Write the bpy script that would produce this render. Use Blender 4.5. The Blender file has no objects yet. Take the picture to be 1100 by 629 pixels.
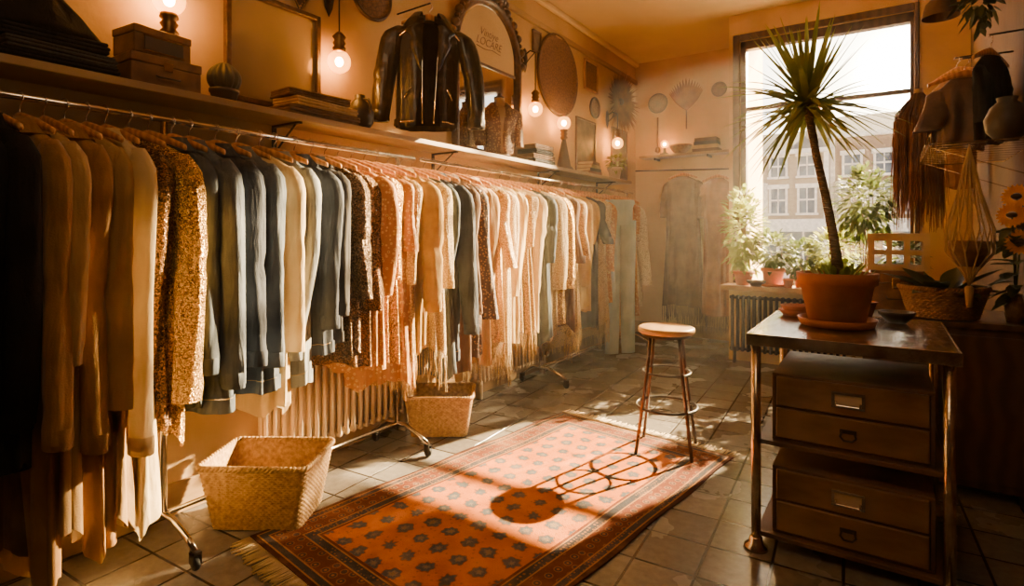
import bpy, bmesh, math, random
from math import sin, cos, pi, radians, exp
from mathutils import Vector, Matrix
random.seed(7)
SC = bpy.context.scene
COL = SC.collection

# ------------------------------------------------------------------ helpers
class Geo:
    def __init__(s): s.v=[]; s.f=[]
    def add(s,vs,fs,M=None):
        b=len(s.v)
        s.v += [tuple(M@Vector(p)) if M is not None else tuple(p) for p in vs]
        s.f += [tuple(b+i for i in f) for f in fs]
        return s
    def box(s,x0,x1,y0,y1,z0,z1,M=None):
        v=[(x0,y0,z0),(x1,y0,z0),(x1,y1,z0),(x0,y1,z0),(x0,y0,z1),(x1,y0,z1),(x1,y1,z1),(x0,y1,z1)]
        f=[(0,3,2,1),(4,5,6,7),(0,1,5,4),(1,2,6,5),(2,3,7,6),(3,0,4,7)]
        return s.add(v,f,M)
    def rings(s,rs,closed=True,cap0=False,cap1=False,M=None):
        n=len(rs[0]); v=[p for r in rs for p in r]; f=[]
        m=n if closed else n-1
        for j in range(len(rs)-1):
            for i in range(m):
                a=j*n+i; b=j*n+(i+1)%n
                f.append((a,b,b+n,a+n))
        if cap0: f.append(tuple(range(n-1,-1,-1)))
        if cap1: f.append(tuple((len(rs)-1)*n+i for i in range(n)))
        return s.add(v,f,M)
    def lathe(s,prof,n=24,c=(0,0,0),cap0=True,cap1=True,M=None):
        rs=[[(c[0]+max(r,1e-4)*cos(2*pi*i/n),c[1]+max(r,1e-4)*sin(2*pi*i/n),c[2]+z) for i in range(n)] for r,z in prof]
        return s.rings(rs,True,cap0,cap1,M)
    def tube(s,pts,r,n=8,closed=False,M=None):
        P=[Vector(p) for p in pts]; rs=[]; m=len(P); up=None
        for i in range(m):
            if closed: t=P[(i+1)%m]-P[i-1]
            else: t=P[min(i+1,m-1)]-P[max(i-1,0)]
            if t.length<1e-9: t=Vector((0,0,1))
            t.normalize()
            if up is None:
                up=Vector((0,0,1)) if abs(t.z)<.9 else Vector((1,0,0))
            a=t.cross(up)
            if a.length<1e-6: a=t.cross(Vector((0,1,0)))
            a.normalize(); b=a.cross(t).normalized(); up=b
            rr=r[i] if isinstance(r,(list,tuple)) else r
            rs.append([tuple(P[i]+a*(rr*cos(2*pi*k/n))+b*(rr*sin(2*pi*k/n))) for k in range(n)])
        if closed: rs.append(rs[0])
        return s.rings(rs,True,not closed,not closed,M)
    def torus(s,R,r,c=(0,0,0),n=40,k=8,M=None):
        rs=[[(c[0]+(R+r*cos(2*pi*j/k))*cos(2*pi*i/n),c[1]+(R+r*cos(2*pi*j/k))*sin(2*pi*i/n),c[2]+r*sin(2*pi*j/k)) for j in range(k)] for i in range(n+1)]
        return s.rings(rs,True,False,False,M)
    def ball(s,R,c=(0,0,0),n=16,sz=1.0):
        m=max(6,n//2)
        return s.lathe([(R*sin(pi*j/m),-R*sz*cos(pi*j/m)) for j in range(m+1)],n,c,False,False)
    def blade(s,p,d,L,w,droop=.3,seg=6,shape='spike',up=(0,0,1)):
        p=Vector(p); d=Vector(d).normalized(); u=Vector(up)
        side=d.cross(u)
        if side.length<1e-3: side=d.cross(Vector((1,0,0)))
        side.normalize(); rs=[]
        for i in range(seg+1):
            t=i/seg
            ww = w*(1-t)**.7*(.6+.4*min(1,t*4)) if shape=='spike' else w*max(.02,sin(pi*min(1,t*.97+.03)))
            c=p+d*(L*t)+Vector((0,0,-1))*(droop*L*t*t)
            nrm=side.cross(d).normalized()
            rs.append([tuple(c-side*ww),tuple(c-nrm*ww*.35),tuple(c+side*ww)])
        return s.rings(rs,False)
    def obj(s,name,mat,parent=None,smooth=True,bevel=0,label=None,loc=None,rz=0):
        me=bpy.data.meshes.new(name); me.from_pydata(s.v,[],s.f); me.validate(); me.update()
        bm=bmesh.new(); bm.from_mesh(me); bmesh.ops.recalc_face_normals(bm,faces=bm.faces); bm.to_mesh(me); bm.free()
        me.polygons.foreach_set('use_smooth',[smooth]*len(me.polygons))
        if mat: me.materials.append(mat)
        o=bpy.data.objects.new(name,me); COL.objects.link(o)
        if parent: o.parent=parent
        if loc: o.location=loc
        if rz: o.rotation_euler=(0,0,rz)
        if bevel:
            b=o.modifiers.new('b','BEVEL'); b.width=bevel; b.segments=3; b.limit_method='ANGLE'; b.harden_normals=False
        if label: o['label']=label
        return o
def tag(o,label,cat,group=None):
    o['label']=label; o['category']=cat
    if group: o['group']=group
    return o
def root(name,label,cat,loc,rz=0,group=None):
    o=bpy.data.objects.new(name,None); COL.objects.link(o); o.location=loc; o.rotation_euler=(0,0,rz)
    o.empty_display_size=.05
    return tag(o,label,cat,group)
def struct(o): o['kind']='structure'; return o
def dup(src,loc,rz=0,parent=None):
    o=src.copy(); COL.objects.link(o); o.location=loc; o.rotation_euler=(0,0,rz)
    if parent: o.parent=parent
    return o
def dup_tree(src,loc,rz=0,label=None):
    kids=[k for k in src.children]
    o=dup(src,loc,rz)
    if label: o['label']=label
    for k in kids:
        c=k.copy(); COL.objects.link(c); c.parent=o
        for kk in k.children:
            c2=kk.copy(); COL.objects.link(c2); c2.parent=c
    return o

# ------------------------------------------------------------------ materials
def c4(c): return (c[0],c[1],c[2],1)
def mk(name,c1,c2=None,c3=None,rough=.6,metal=0.,scale=8.,bump=.15,bscale=80.,kind='noise',sheen=0.,transl=0.,coat=0.,stretch=(1,1,1),lo=.35,hi=.65,wr=0.,spec=None):
    m=bpy.data.materials.new(name); m.use_nodes=True; nt=m.node_tree; N=nt.nodes; L=nt.links; N.clear()
    out=N.new('ShaderNodeOutputMaterial'); b=N.new('ShaderNodeBsdfPrincipled')
    tc=N.new('ShaderNodeTexCoord'); mp=N.new('ShaderNodeMapping'); mp.inputs['Scale'].default_value=stretch
    L.new(tc.outputs['Object'],mp.inputs['Vector']); V=mp.outputs['Vector']
    if c2 is None: c2=tuple(x*.7 for x in c1)
    if c3 is None: c3=c2
    def noise(sc,det=4):
        n=N.new('ShaderNodeTexNoise'); n.inputs['Scale'].default_value=sc; n.inputs['Detail'].default_value=det; L.new(V,n.inputs['Vector']); return n.outputs['Fac']
    def ramp(fac,stops,const=False):
        r=N.new('ShaderNodeValToRGB'); L.new(fac,r.inputs['Fac']); e=r.color_ramp.elements
        if const: r.color_ramp.interpolation='CONSTANT'
        e[0].position,e[0].color=stops[0][0],c4(stops[0][1]); e[1].position,e[1].color=stops[1][0],c4(stops[1][1])
        for p,c in stops[2:]:
            x=e.new(p); x.color=c4(c)
        return r.outputs['Color']
    h=None
    if kind=='noise':
        colr=ramp(noise(scale),[(lo,c1),(hi,c2)]); h=noise(bscale,3)
    elif kind=='wood':
        n=N.new('ShaderNodeTexWave'); n.inputs['Scale'].default_value=scale; n.inputs['Distortion'].default_value=6; n.inputs['Detail'].default_value=3; L.new(V,n.inputs['Vector'])
        colr=ramp(n.outputs['Fac'],[(.1,c1),(.9,c2)]); h=noise(bscale,3)
    elif kind=='weave':
        n=N.new('ShaderNodeTexWave'); n.inputs['Scale'].default_value=bscale; n.bands_direction='Z'; L.new(V,n.inputs['Vector'])
        colr=ramp(noise(scale),[(.35,c1),(.65,c2)]); h=n.outputs['Fac']
    elif kind=='brick':
        br=N.new('ShaderNodeTexBrick'); br.inputs['Scale'].default_value=scale; br.inputs['Color1'].default_value=c4(c1); br.inputs['Color2'].default_value=c4(c2); br.inputs['Mortar'].default_value=c4(c3)
        mp.inputs['Rotation'].default_value=(pi/2,0,0); L.new(V,br.inputs['Vector']); colr=br.outputs['Color']; h=noise(bscale,3)
    elif kind=='sequin':
        v=N.new('ShaderNodeTexVoronoi'); v.inputs['Scale'].default_value=scale; L.new(V,v.inputs['Vector'])
        s=N.new('ShaderNodeSeparateColor'); L.new(v.outputs['Color'],s.inputs[0])
        colr=ramp(s.outputs[0],[(.2,c2),(.8,c1)]); h=v.outputs['Distance']
        mr=N.new('ShaderNodeMapRange'); L.new(s.outputs[1],mr.inputs[0]); mr.inputs[3].default_value=.12; mr.inputs[4].default_value=.55; L.new(mr.outputs[0],b.inputs['Roughness'])
    elif kind=='floral':
        v=N.new('ShaderNodeTexVoronoi'); v.inputs['Scale'].default_value=scale; v.inputs['Randomness'].default_value=.8; L.new(V,v.inputs['Vector'])
        colr=ramp(v.outputs['Distance'],[(0,c3),(.14,c2),(.34,c1)],True); h=noise(bscale,3)
    elif kind=='lace':
        v=N.new('ShaderNodeTexVoronoi'); v.inputs['Scale'].default_value=scale; v.feature='DISTANCE_TO_EDGE'; L.new(V,v.inputs['Vector'])
        colr=ramp(v.outputs['Distance'],[(.0,c2),(.12,c1)]); h=v.outputs['Distance']
    L.new(colr,b.inputs['Base Color'])
    if kind!='sequin': b.inputs['Roughness'].default_value=rough
    b.inputs['Metallic'].default_value=metal
    if spec is not None: b.inputs['Specular IOR Level'].default_value=spec
    if sheen: b.inputs['Sheen Weight'].default_value=sheen
    if coat: b.inputs['Coat Weight'].default_value=coat
    last=None
    if wr:
        mp2=N.new('ShaderNodeMapping'); mp2.inputs['Scale'].default_value=(1,1,.24); mp2.inputs['Rotation'].default_value=(.25,.2,0); L.new(tc.outputs['Object'],mp2.inputs[0])
        n2=N.new('ShaderNodeTexNoise'); n2.inputs['Scale'].default_value=15; n2.inputs['Detail'].default_value=2; n2.inputs['Distortion'].default_value=.7; L.new(mp2.outputs[0],n2.inputs['Vector'])
        b2=N.new('ShaderNodeBump'); b2.inputs['Strength'].default_value=wr; b2.inputs['Distance'].default_value=.04; L.new(n2.outputs['Fac'],b2.inputs['Height']); last=b2.outputs[0]
    if bump:
        bp=N.new('ShaderNodeBump'); bp.inputs['Strength'].default_value=bump; bp.inputs['Distance'].default_value=.01
        L.new(h,bp.inputs['Height'])
        if last: L.new(last,bp.inputs['Normal'])
        last=bp.outputs[0]
    if last: L.new(last,b.inputs['Normal'])
    sh=b.outputs[0]
    if transl:
        t=N.new('ShaderNodeBsdfTranslucent'); L.new(colr,t.inputs['Color']); mx=N.new('ShaderNodeMixShader'); mx.inputs[0].default_value=transl
        L.new(sh,mx.inputs[1]); L.new(t.outputs[0],mx.inputs[2]); sh=mx.outputs[0]
    L.new(sh,out.inputs['Surface'])
    return m
def emis(name,c,s):
    m=bpy.data.materials.new(name); m.use_nodes=True; N=m.node_tree.nodes; L=m.node_tree.links; N.clear()
    o=N.new('ShaderNodeOutputMaterial'); e=N.new('ShaderNodeEmission'); e.inputs[0].default_value=c4(c); e.inputs[1].default_value=s
    L.new(e.outputs[0],o.inputs[0]); return m

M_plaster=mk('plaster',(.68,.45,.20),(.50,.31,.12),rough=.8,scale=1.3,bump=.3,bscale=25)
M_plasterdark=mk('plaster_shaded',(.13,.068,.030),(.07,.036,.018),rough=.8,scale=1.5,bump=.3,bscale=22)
M_ceiling=mk('ceiling_paint',(.78,.60,.35),(.66,.49,.27),rough=.9,scale=1.2,bump=.1,bscale=20)
M_shelf=mk('painted_shelf',(.46,.29,.12),(.27,.155,.065),rough=.45,scale=6,bump=.1,bscale=40,stretch=(1,.2,1))
M_chrome=mk('chrome',(.84,.76,.64),(.66,.58,.48),rough=.12,metal=1,scale=12,bump=.02)
M_steel=mk('worn_steel',(.78,.66,.50),(.42,.32,.22),rough=.2,metal=1,scale=14,bump=.05)
M_iron=mk('black_iron',(.03,.022,.018),(.05,.035,.025),rough=.4,metal=.6,scale=10,bump=.1)
M_rubber=mk('black_rubber',(.02,.02,.02),rough=.6)
M_hanger=mk('hanger_wood',(.66,.31,.09),(.46,.19,.05),rough=.3,kind='wood',scale=10,bump=.04,coat=.4)
M_wood=mk('warm_wood',(.58,.33,.12),(.38,.19,.06),rough=.35,kind='wood',scale=7,bump=.08,coat=.2)
M_cratewood=mk('cream_painted_wood',(.66,.48,.26),(.52,.35,.17),rough=.45,scale=9,bump=.08)
M_seat=mk('pale_seat_wood',(.60,.36,.15),(.44,.24,.09),rough=.35,scale=9,bump=.08,coat=.3,stretch=(1,.12,1))
M_darkwood=mk('dark_wood',(.09,.043,.018),(.045,.021,.010),rough=.36,kind='wood',scale=4,bump=.1,coat=.2)
M_tabletop=mk('scuffed_table_top',(.085,.045,.02),(.48,.32,.18),rough=.2,scale=22,bump=.12,bscale=45,coat=.5,stretch=(1,.35,1),lo=.44,hi=.78)
M_redwood=mk('reddish_leg',(.13,.045,.018),(.06,.022,.010),rough=.22,metal=.5,scale=8,bump=.04,coat=.5)
M_wicker=mk('wicker',(.60,.36,.11),(.32,.165,.045),rough=.5,scale=50,bump=.4,bscale=120)
M_wickerdk=mk('wicker_dark',(.28,.135,.045),(.16,.07,.025),rough=.6,scale=35,bump=.3,bscale=120)
M_terra=mk('terracotta',(.54,.18,.045),(.38,.115,.03),rough=.7,scale=7,bump=.1,bscale=60)
M_soil=mk('soil',(.05,.03,.015),rough=.95,bump=.6,bscale=60)
M_leaf=mk('leaf_green',(.20,.27,.045),(.42,.44,.07),rough=.34,scale=6,bump=.05,transl=.55)
M_leafy=mk('leaf_bright',(.17,.23,.035),(.36,.37,.07),rough=.5,scale=6,bump=.05,transl=.5)
M_leafmid=mk('leaf_mid',(.06,.095,.022),(.14,.175,.035),rough=.45,scale=6,bump=.05,transl=.32)
M_leafdk=mk('leaf_dark',(.035,.055,.018),(.06,.08,.025),rough=.4,scale=6,bump=.05,transl=.15)
M_trunk=mk('trunk',(.28,.18,.10),(.13,.08,.045),rough=.8,kind='weave',scale=20,bscale=30,bump=.6)
M_cream=mk('cream_ceramic',(.72,.58,.40),(.62,.48,.32),rough=.35,bump=.03)
M_brass=mk('brass',(.80,.50,.16),(.55,.33,.09),rough=.25,metal=1,bump=.03)
M_brassdk=mk('aged_brass',(.26,.14,.05),(.12,.06,.025),rough=.35,metal=.9,bump=.1)
M_leather=mk('black_leather',(.020,.014,.010),(.13,.085,.05),rough=.32,scale=16,bump=.25,bscale=120,coat=.3,wr=.35,lo=.52,hi=.9)
M_brownbox=mk('brown_box',(.24,.11,.035),(.12,.052,.020),rough=.42,scale=12,bump=.15)
M_bag=mk('brown_leather',(.13,.065,.035),(.08,.038,.02),rough=.5,scale=10,bump=.3)
M_dkceramic=mk('dark_ceramic',(.035,.022,.015),(.055,.032,.02),rough=.5,bump=.1)
M_radiator=mk('radiator_cream',(.66,.50,.31),(.56,.41,.24),rough=.4,bump=.02)
M_radiatordk=mk('radiator_dark',(.025,.017,.013),(.04,.027,.019),rough=.6,bump=.02,spec=.2)
M_pampas=mk('dried_grass_rust',(.42,.17,.045),(.20,.07,.02),rough=.8,transl=.4,bump=0)
M_frond=mk('dried_brown_fronds',(.34,.14,.035),(.17,.06,.015),rough=1,transl=.1,bump=0,spec=0)
M_straw=mk('straw_plaque',(.20,.095,.036),(.075,.034,.014),rough=.7,kind='lace',scale=30,bump=.4)
M_strawlt=mk('macrame_cord',(.56,.39,.19),(.44,.29,.13),rough=.85,bump=.3,bscale=150,transl=.1)
M_orange=mk('sunflower_petal',(.80,.36,.02),(.62,.24,.015),rough=.6,bump=0,transl=.4)
M_cabinet=mk('drawer_brown_metal',(.34,.185,.075),(.15,.075,.028),rough=.32,metal=.2,scale=8,bump=.10,bscale=40,coat=.2,stretch=(.4,1,1))
M_cabinetdk=mk('drawer_body_dark',(.16,.08,.033),(.085,.042,.018),rough=.6,scale=5,bump=.08)
M_card=mk('paper_card',(.56,.42,.24),(.42,.30,.16),rough=.8,bump=0)
M_frame=mk('picture_frame',(.10,.055,.03),(.16,.09,.045),rough=.4,scale=20,bump=.1)
M_frame2=mk('mirror_frame_wood',(.13,.063,.024),(.06,.03,.014),rough=.35,scale=25,bump=.5,bscale=60,coat=.3)
M_pic=mk('picture_print',(.10,.075,.055),(.20,.14,.085),rough=.5,scale=9,bump=0)
M_mirror=mk('mirror_glass',(.85,.80,.70),(.82,.77,.67),rough=.06,metal=1,bump=0)
M_mirrorwarm=mk('warm_reflection_glass',(.66,.52,.32),(.54,.41,.24),rough=.14,metal=.65,scale=2,bump=0)  # golden base colour stands in for a warm, bright reflection
M_ink=mk('ink_brown',(.20,.11,.05),rough=.6,bump=0)
M_core=emis('filament_glow',(1,.54,.16),300)
def globe_mat():
    m=bpy.data.materials.new('amber_globe'); m.use_nodes=True; N=m.node_tree.nodes; L=m.node_tree.links; N.clear()
    o=N.new('ShaderNodeOutputMaterial'); t=N.new('ShaderNodeBsdfTransparent'); t.inputs[0].default_value=(1,.74,.36,1)
    g=N.new('ShaderNodeBsdfGlossy'); g.inputs['Roughness'].default_value=.08; x=N.new('ShaderNodeMixShader'); x.inputs[0].default_value=.08
    e=N.new('ShaderNodeEmission'); e.inputs[0].default_value=(1,.40,.06,1); e.inputs[1].default_value=2.8; a=N.new('ShaderNodeAddShader')
    L.new(t.outputs[0],x.inputs[1]); L.new(g.outputs[0],x.inputs[2]); L.new(x.outputs[0],a.inputs[0]); L.new(e.outputs[0],a.inputs[1]); L.new(a.outputs[0],o.inputs[0]); return m
M_globe=globe_mat()

def floor_mat():
    m=bpy.data.materials.new('stone_tiles'); m.use_nodes=True; nt=m.node_tree; N=nt.nodes; L=nt.links; b=N['Principled BSDF']
    tc=N.new('ShaderNodeTexCoord'); mp=N.new('ShaderNodeMapping'); mp.inputs['Rotation'].default_value=(0,0,radians(-3))
    L.new(tc.outputs['Object'],mp.inputs[0])
    br=N.new('ShaderNodeTexBrick'); br.offset=0; br.squash=1
    br.inputs['Scale'].default_value=1; br.inputs['Brick Width'].default_value=.26; br.inputs['Row Height'].default_value=.26
    br.inputs['Mortar Size'].default_value=.0065; br.inputs['Mortar Smooth'].default_value=.25
    br.inputs['Color1'].default_value=(.23,.205,.17,1); br.inputs['Color2'].default_value=(.145,.127,.105,1); br.inputs['Mortar'].default_value=(.020,.015,.012,1)
    L.new(mp.outputs[0],br.inputs['Vector'])
    n=N.new('ShaderNodeTexNoise'); n.inputs['Scale'].default_value=24; n.inputs['Detail'].default_value=8; n.inputs['Roughness'].default_value=.6; L.new(mp.outputs[0],n.inputs['Vector'])
    n0=N.new('ShaderNodeTexNoise'); n0.inputs['Scale'].default_value=2.5; n0.inputs['Detail'].default_value=4; L.new(mp.outputs[0],n0.inputs['Vector'])
    r=N.new('ShaderNodeValToRGB'); L.new(n.outputs[0],r.inputs[0]); r.color_ramp.elements[0].position=.3; r.color_ramp.elements[0].color=(.76,.74,.72,1); r.color_ramp.elements[1].position=.72; r.color_ramp.elements[1].color=(1.15,1.14,1.12,1)
    mx=N.new('ShaderNodeMix'); mx.data_type='RGBA'; mx.blend_type='MULTIPLY'; mx.inputs[0].default_value=1
    L.new(br.outputs['Color'],mx.inputs[6]); L.new(r.outputs[0],mx.inputs[7]); L.new(mx.outputs[2],b.inputs['Base Color'])
    mr=N.new('ShaderNodeMapRange'); L.new(n0.outputs[0],mr.inputs[0]); mr.inputs[1].default_value=.3; mr.inputs[2].default_value=.7; mr.inputs[3].default_value=.14; mr.inputs[4].default_value=.34; L.new(mr.outputs[0],b.inputs['Roughness'])
    ad=N.new('ShaderNodeMath'); ad.operation='MULTIPLY_ADD'; L.new(br.outputs['Fac'],ad.inputs[0]); ad.inputs[1].default_value=-1.6; L.new(n0.outputs[0],ad.inputs[2])
    bp=N.new('ShaderNodeBump'); bp.inputs['Strength'].default_value=.5; bp.inputs['Distance'].default_value=.01; L.new(ad.outputs[0],bp.inputs['Height'])
    bp2=N.new('ShaderNodeBump'); bp2.inputs['Strength'].default_value=.12; bp2.inputs['Distance'].default_value=.01; L.new(n.outputs[0],bp2.inputs['Height']); L.new(bp.outputs[0],bp2.inputs['Normal']); L.new(bp2.outputs[0],b.inputs['Normal'])
    return m
M_floor=floor_mat()

RW,RL=1.32,2.40
def rug_mat():
    m=bpy.data.materials.new('rug_pattern'); m.use_nodes=True; nt=m.node_tree; N=nt.nodes; L=nt.links; b=N['Principled BSDF']
    tc=N.new('ShaderNodeTexCoord'); sp=N.new('ShaderNodeSeparateXYZ'); L.new(tc.outputs['Object'],sp.inputs[0])
    def mth(op,a,bb=None,c=None):
        n=N.new('ShaderNodeMath'); n.operation=op
        for i,x in enumerate((a,bb,c)):
            if x is None: continue
            if isinstance(x,(int,float)): n.inputs[i].default_value=x
            else: L.new(x,n.inputs[i])
        return n.outputs[0]
    def mixc(f,a,bb):
        x=N.new('ShaderNodeMix'); x.data_type='RGBA'; 
        if isinstance(f,float): x.inputs[0].default_value=f
        else: L.new(f,x.inputs[0])
        for i,q in ((6,a),(7,bb)):
            if isinstance(q,tuple): x.inputs[i].default_value=c4(q)
            else: L.new(q,x.inputs[i])
        return x.outputs[2]
    ORG=(.58,.165,.007); BLU=(.055,.050,.055); RED=(.15,.040,.012); GLD=(.38,.18,.05)
    ex=mth('SUBTRACT',RW/2,mth('ABSOLUTE',sp.outputs[0])); ey=mth('SUBTRACT',RL/2,mth('ABSOLUTE',sp.outputs[1]))
    e=mth('MINIMUM',ex,ey)
    r=N.new('ShaderNodeValToRGB'); r.color_ramp.interpolation='CONSTANT'; L.new(mth('MULTIPLY',e,2.0),r.inputs[0])
    st=[(0,(.06,.018,.01)),(.04,GLD),(.055,BLU),(.115,GLD),(.13,RED),(.33,GLD),(.345,BLU),(.425,GLD),(.44,RED),(.465,ORG)]
    el=r.color_ramp.elements; el[0].position=0; el[0].color=c4(st[0][1]); el[1].position=st[1][0]; el[1].color=c4(st[1][1])
    for p,c in st[2:]:
        x=el.new(p); x.color=c4(c)
    S=8.0
    gx=mth('MULTIPLY',sp.outputs[0],S); gy=mth('MULTIPLY',sp.outputs[1],S)
    row=mth('FLOOR',gy); odd=mth('MULTIPLY',mth('MODULO',mth('ABSOLUTE',row),2),.5)
    fx=mth('SUBTRACT',mth('FRACT',mth('ADD',gx,odd)),.5); fy=mth('SUBTRACT',mth('FRACT',gy),.5)
    rad=mth('SQRT',mth('ADD',mth('MULTIPLY',fx,fx),mth('MULTIPLY',fy,fy)))
    ang=mth('ARCTAN2',fy,fx); pet=mth('MULTIPLY',mth('COSINE',mth('MULTIPLY',ang,7)),.035)
    nz=N.new('ShaderNodeTexNoise'); nz.inputs['Scale'].default_value=13; nz.inputs['Detail'].default_value=5; L.new(tc.outputs['Object'],nz.inputs[0])
    rr=mth('ADD',mth('ADD',rad,pet),mth('MULTIPLY',mth('SUBTRACT',nz.outputs[0],.5),.6))
    r2=N.new('ShaderNodeValToRGB'); L.new(rr,r2.inputs[0])
    e2=r2.color_ramp.elements; e2[0].position=0; e2[0].color=(.26,.17,.10,1); e2[1].position=.09; e2[1].color=(.15,.14,.135,1)
    x=e2.new(.13); x.color=(.085,.09,.105,1); x=e2.new(.25); x.color=(.12,.11,.11,1); x=e2.new(.285); x.color=(.36,.10,.012,1); x=e2.new(.33); x.color=c4(ORG)
    v0=N.new('ShaderNodeTexVoronoi'); v0.inputs['Scale'].default_value=30; L.new(tc.outputs['Object'],v0.inputs['Vector'])
    sprig=mth('MULTIPLY',mth('LESS_THAN',v0.outputs['Distance'],.20),mth('GREATER_THAN',rr,.33))
    field=mixc(mth('MULTIPLY',sprig,.5),r2.outputs[0],(.22,.085,.025))
    infield=mth('GREATER_THAN',e,.235)
    base=mixc(infield,r.outputs[0],field)
    vo=N.new('ShaderNodeTexVoronoi'); vo.inputs['Scale'].default_value=17; vo.inputs['Randomness'].default_value=.35; L.new(tc.outputs['Object'],vo.inputs['Vector'])
    band=mth('MULTIPLY',mth('GREATER_THAN',e,.068),mth('LESS_THAN',e,.162))
    r4=N.new('ShaderNodeValToRGB'); r4.color_ramp.interpolation='CONSTANT'; L.new(vo.outputs['Distance'],r4.inputs[0]); q=r4.color_ramp.elements
    q[0].position=0; q[0].color=c4(GLD); q[1].position=.12; q[1].color=c4(BLU); x=q.new(.26); x.color=(.30,.14,.05,1); x=q.new(.34); x.color=c4(RED)
    base=mixc(mth('MULTIPLY',band,.8),base,r4.outputs[0])
    vo2=N.new('ShaderNodeTexVoronoi'); vo2.inputs['Scale'].default_value=48; vo2.inputs['Randomness'].default_value=.3; L.new(tc.outputs['Object'],vo2.inputs['Vector'])
    b2=mth('ADD',mth('MULTIPLY',mth('GREATER_THAN',e,.030),mth('LESS_THAN',e,.056)),mth('MULTIPLY',mth('GREATER_THAN',e,.174),mth('LESS_THAN',e,.211)))
    base=mixc(mth('MULTIPLY',mth('MULTIPLY',b2,mth('LESS_THAN',vo2.outputs['Distance'],.33)),.8),base,(.34,.15,.045))
    n3=N.new('ShaderNodeTexNoise'); n3.inputs['Scale'].default_value=4; n3.inputs['Detail'].default_value=9; n3.inputs['Roughness'].default_value=.65; L.new(tc.outputs['Object'],n3.inputs[0])
    wear=N.new('ShaderNodeMapRange'); L.new(n3.outputs[0],wear.inputs[0]); wear.inputs[1].default_value=.5; wear.inputs[2].default_value=.75; wear.inputs[3].default_value=0; wear.inputs[4].default_value=.4
    base=mixc(wear.outputs[0],base,(.38,.18,.06))
    r3=N.new('ShaderNodeValToRGB'); L.new(n3.outputs[0],r3.inputs[0]); r3.color_ramp.elements[0].position=.3; r3.color_ramp.elements[0].color=(.6,.54,.48,1); r3.color_ramp.elements[1].position=.62; r3.color_ramp.elements[1].color=(1.05,1.05,1.05,1)
    mx3=N.new('ShaderNodeMix'); mx3.data_type='RGBA'; mx3.blend_type='MULTIPLY'; mx3.inputs[0].default_value=1; L.new(base,mx3.inputs[6]); L.new(r3.outputs[0],mx3.inputs[7])
    L.new(mx3.outputs[2],b.inputs['Base Color']); b.inputs['Roughness'].default_value=.95; b.inputs['Specular IOR Level'].default_value=.12
    nb=N.new('ShaderNodeTexNoise'); nb.inputs['Scale'].default_value=180; L.new(tc.outputs['Object'],nb.inputs[0])
    bp=N.new('ShaderNodeBump'); bp.inputs['Strength'].default_value=.5; bp.inputs['Distance'].default_value=.01; L.new(nb.outputs[0],bp.inputs['Height']); L.new(bp.outputs[0],b.inputs['Normal'])
    return m
M_rug=rug_mat()

def glass_mat():
    m=bpy.data.materials.new('clear_pane'); m.use_nodes=True; N=m.node_tree.nodes; L=m.node_tree.links; N.clear()
    o=N.new('ShaderNodeOutputMaterial'); t=N.new('ShaderNodeBsdfTransparent'); g=N.new('ShaderNodeBsdfGlossy'); g.inputs['Roughness'].default_value=.05
    x=N.new('ShaderNodeMixShader'); x.inputs[0].default_value=.04; L.new(t.outputs[0],x.inputs[1]); L.new(g.outputs[0],x.inputs[2]); L.new(x.outputs[0],o.inputs[0]); return m
M_glass=glass_mat()

# ------------------------------------------------------------------ room
XL,XR,YW,YB,ZC=-2.95,.65,6.5,7.6,3.8
WX0,WX1,WZ0,WZ1=-1.32,.235,.81,3.5
struct(Geo().box(XL-.15,XR+.15,-1.65,YB+.15,-.1,0).obj('floor',M_floor,smooth=False))
struct(Geo().box(XL-.15,XR+.15,-1.65,YB+.15,ZC,ZC+.1).obj('ceiling',M_ceiling,smooth=False))
struct(Geo().box(XL-.15,XL,-1.65,YB+.15,0,ZC).obj('wall_left',M_plaster,smooth=False))
struct(Geo().box(XL,-1.30,YB,YB+.15,0,ZC).obj('wall_back',M_plaster,smooth=False))
struct(Geo().box(-1.437,-1.30,YW+.2,YB,0,ZC).obj('wall_alcove',M_plaster,smooth=False))
g=Geo(); g.box(-1.437,WX0,YW,YW+.2,0,ZC); g.box(WX1,XR,YW,YW+.2,0,ZC); g.box(WX0,WX1,YW,YW+.2,0,WZ0); g.box(WX0,WX1,YW,YW+.2,WZ1,ZC)
struct(g.obj('wall_window',M_plaster,smooth=False))
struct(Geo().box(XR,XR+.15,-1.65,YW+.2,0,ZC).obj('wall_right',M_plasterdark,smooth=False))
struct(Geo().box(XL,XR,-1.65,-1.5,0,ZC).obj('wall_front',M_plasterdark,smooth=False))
struct(Geo().box(XL,XL+.02,-1.5,YB,0,.16).obj('baseboard_left',M_shelf,smooth=False,bevel=.006))
struct(Geo().box(XR-.02,XR,-1.5,YW,0,.16).obj('baseboard_right',M_darkwood,smooth=False,bevel=.006))
struct(Geo().box(XL+.02,-1.437,YB-.02,YB,0,.16).obj('baseboard_back',M_shelf,smooth=False,bevel=.006))
struct(Geo().box(XL,XL+.03,-1.5,YB,3.50,3.56).obj('trim_1',M_shelf,smooth=False,bevel=.008))
struct(Geo().box(XL,XL+.06,-1.5,YB,ZC-.06,ZC).obj('trim_2',M_ceiling,smooth=False,bevel=.02))
w=bpy.data.objects.new('window_1',None); COL.objects.link(w); w.location=(0,0,0); w['kind']='structure'
g=Geo(); yf0,yf1=YW+.02,YW+.12
g.box(WX0,WX0+.06,yf0,yf1,WZ0,WZ1); g.box(WX1-.03,WX1,yf0,yf1,WZ0,WZ1); g.box(WX0,WX1,yf0,yf1,WZ1-.09,WZ1); g.box(WX0,WX1,yf0,yf1,WZ0,WZ0+.07)
g.obj('window_frame',M_darkwood,w,smooth=False,bevel=.006)
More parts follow.
